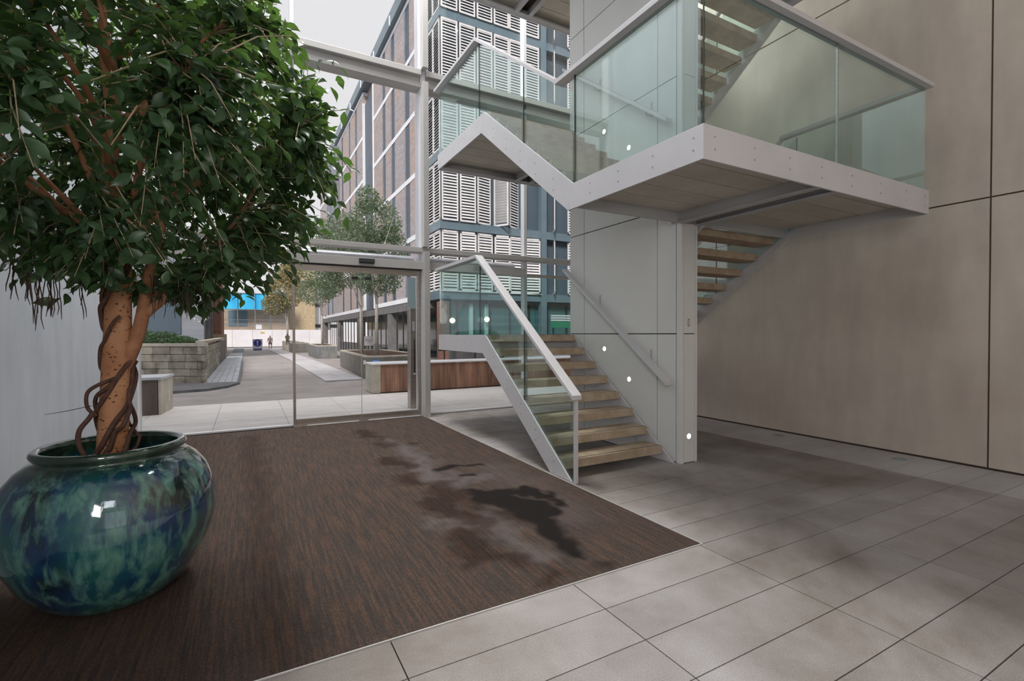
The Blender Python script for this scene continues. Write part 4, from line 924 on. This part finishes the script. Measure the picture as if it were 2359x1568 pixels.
# ---------------------------------------------------------------- far end of the yard
ho = thing('hoarding', (2, 75, -.38), 'long white site hoarding closing the far end of the yard', 'fence')
HY = 75; hz = gz(75)
for i in range(14): obj('panel', MB().box(-4+2.4*i+.02, -4+2.4*(i+1)-.02, HY, HY+.08, hz, hz+2.45), M['hoard'], ho)
obj('base_board', MB().box(-4, 29.6, HY-.03, HY, hz, hz+.14), M['darkgrey'], ho)
tag(obj('yellow_sign', MB().box(1.75, 2.25, HY-.03, HY-.01, hz+1.95, hz+2.15), M['yellow']), 'small yellow notice high on the white hoarding', 'sign')
sc = thing('scaffold', (1.5, 79, hz), 'scaffold wrapped in bright blue sheeting above the white hoarding', 'scaffold')
obj('blue_sheet', MB().box(-3, 5.2, 79.0, 79.06, 5.0, 7.3), M['bluesheet'], sc)
for x in (-3, -1, 1.2, 3.2, 5.2): obj('standard', MB().tube([(x, 78.9, hz), (x, 78.9, 7.4)], .05, 6), M['blueband'] if x == 3.2 else M['greyclad'], sc)
for z in (2.9, 3.5, 5.0, 7.3): obj('ledger', MB().tube([(-3, 78.9, z), (5.3, 78.9, z)], .04, 6), M['greyclad'], sc)
fb1 = thing('far_building', (1, 84, hz), 'low brown building with blue windows behind the hoarding and scaffold', 'building', 'far buildings beyond the hoarding')
obj('wall', MB().box(-4.5, 5.8, 81, 90, hz, 6.0), noisy('brown_stucco', (.30, .23, .17), (.38, .30, .23), 1, .8), fb1)
for x in (-2.2, -.9): obj('window', MB().box(x, x+1.1, 80.95, 81.02, 2.6, 4.9), M['blueband'], fb1)
obj('window', MB().box(1.2, 2.1, 80.95, 81.02, 2.2, 2.9), M['white'], fb1)
fb2 = thing('far_building', (7.3, 86, hz), 'tall tan stone building seen through the left sliding door', 'building', 'far buildings beyond the hoarding')
obj('wall', MB().box(5.9, 9.6, 82, 92, hz, 14.5), M['tan'], fb2); obj('string_course', MB().box(5.8, 9.6, 81.9, 82, 9.3, 9.7), M['conc_dark'], fb2)
fb3 = thing('far_building', (11.5, 86, hz), 'white building with dark window frames right of the tan building', 'building', 'far buildings beyond the hoarding')
obj('wall', MB().box(9.6, 14, 83, 92, hz, 20), M['band'], fb3)
for z in (2.5, 5.8, 7.6, 9.2, 12.5, 15.5, 18):
    obj('window_band', MB().box(9.6, 14, 82.9, 83, z, z+.5), M['black'], fb3)
for x in (10.5, 11.6): obj('column', MB().box(x, x+.35, 82.8, 82.95, hz, 20), M['conc_dark'], fb3)
fb4 = thing('left_building', (-7, 45, 0), 'grey-blue clad building behind the stone planter on the left', 'building')
obj('wall', MB().box(-16, -2.3, 36, 60, -.3, 7.5), M['greyclad'], fb4)
for y in (37.2, 39, 41): obj('pilaster', MB().box(-2.45, -2.1, y, y+.4, -.3, 7.2), M['darkgrey'], fb4)
obj('brick_pier', MB().box(-2.4, -1.75, 46, 52, -.4, 7.0), M['brick_red'], fb4); obj('pier_base', MB().box(-2.5, -1.55, 45.6, 52.2, -.4, 1.5), M['tan'], fb4)
obj('window', MB().box(-5.5, -3.5, 35.95, 36.02, 1.5, 4.5), M['winglass'], fb4); obj('window', MB().box(-8.5, -6.5, 35.95, 36.02, 1.5, 4.5), M['winglass'], fb4)

# people at the far end: one walking, one sitting on the far planter
def skinned(name, joints, edges, radii, mat, parent, sub=1):
    me = bpy.data.meshes.new(name); me.from_pydata(joints, edges, []); me.materials.append(mat)
    o = finish(bpy.data.objects.new(name, me), parent, WL[parent.name])
    s = o.modifiers.new('skin', 'SKIN'); s.use_smooth_shade = True
    for v, r in zip(me.skin_vertices[0].data, radii): v.radius = (r, r)
    me.skin_vertices[0].data[0].use_root = True
    m = o.modifiers.new('subdivision', 'SUBSURF'); m.levels = sub; m.render_levels = sub; return o
pw = thing('person', (2.43, 62, gz(62)), 'person in a pale pink top and brown shorts walking on the far yard', 'person')
J = [(0, 0, .82), (0, 0, 1.05), (0, 0, 1.27), (0, 0, 1.36), (0, -.01, 1.46), (0, -.01, 1.55),
     (.17, 0, 1.27), (.23, .03, 1.03), (.25, -.05, .82), (-.17, 0, 1.27), (-.25, -.02, 1.03), (-.27, -.08, .82),
     (.09, 0, .76), (.12, .02, .44), (.13, .10, .06), (.13, -.04, .03), (-.09, 0, .76), (-.11, -.08, .44), (-.12, -.12, .06), (-.12, -.26, .03)]
Ed = [(0, 1), (1, 2), (2, 3), (3, 4), (4, 5), (2, 6), (6, 7), (7, 8), (2, 9), (9, 10), (10, 11), (0, 12), (12, 13), (13, 14), (14, 15), (0, 16), (16, 17), (17, 18), (18, 19)]
skinned('body', J, Ed, [.13, .13, .13, .055, .085, .08, .06, .042, .035, .06, .042, .035, .085, .055, .04, .035, .085, .055, .04, .035], M['skin'], pw)
skinned('shirt', [(0, 0, .86), (0, 0, 1.05), (0, 0, 1.26), (.18, 0, 1.25), (.23, .02, 1.1), (-.18, 0, 1.25), (-.24, -.01, 1.1)], [(0, 1), (1, 2), (2, 3), (3, 4), (2, 5), (5, 6)], [.155, .155, .15, .08, .06, .08, .06], M['shirt'], pw)
skinned('shorts', [(0, 0, .84), (.09, 0, .74), (.12, .01, .52), (-.09, 0, .74), (-.11, -.05, .52)], [(0, 1), (1, 2), (0, 3), (3, 4)], [.15, .11, .09, .11, .09], M['shorts'], pw)
skinned('hair', [(0, .015, 1.50), (0, .0, 1.575)], [(0, 1)], [.088, .075], M['hair'], pw)
ps = thing('person', (3.75, 54.8, gz(55)+.95), 'seated person in dark clothes on the far tan planter', 'person')
J2 = [(0, .1, .09), (0, .08, .33), (0, .04, .55), (0, .02, .63), (0, -.02, .73), (0, -.02, .81), (.17, .02, .52), (.2, -.12, .32), (.1, -.3, .22), (-.17, .02, .52), (-.2, -.12, .32), (-.1, -.3, .22),
      (.1, -.05, .09), (.12, -.38, .08), (.12, -.40, -.32), (.12, -.52, -.36), (-.1, -.05, .09), (-.12, -.38, .08), (-.12, -.40, -.32), (-.12, -.52, -.36)]
skinned('body', J2, Ed, [.13, .13, .13, .055, .085, .08, .06, .042, .035, .06, .042, .035, .085, .06, .045, .035, .085, .06, .045, .035], M['darkcloth'], ps)
skinned('head_skin', [(0, -.03, .72), (0, -.03, .79)], [(0, 1)], [.09, .088], M['skin'], ps)
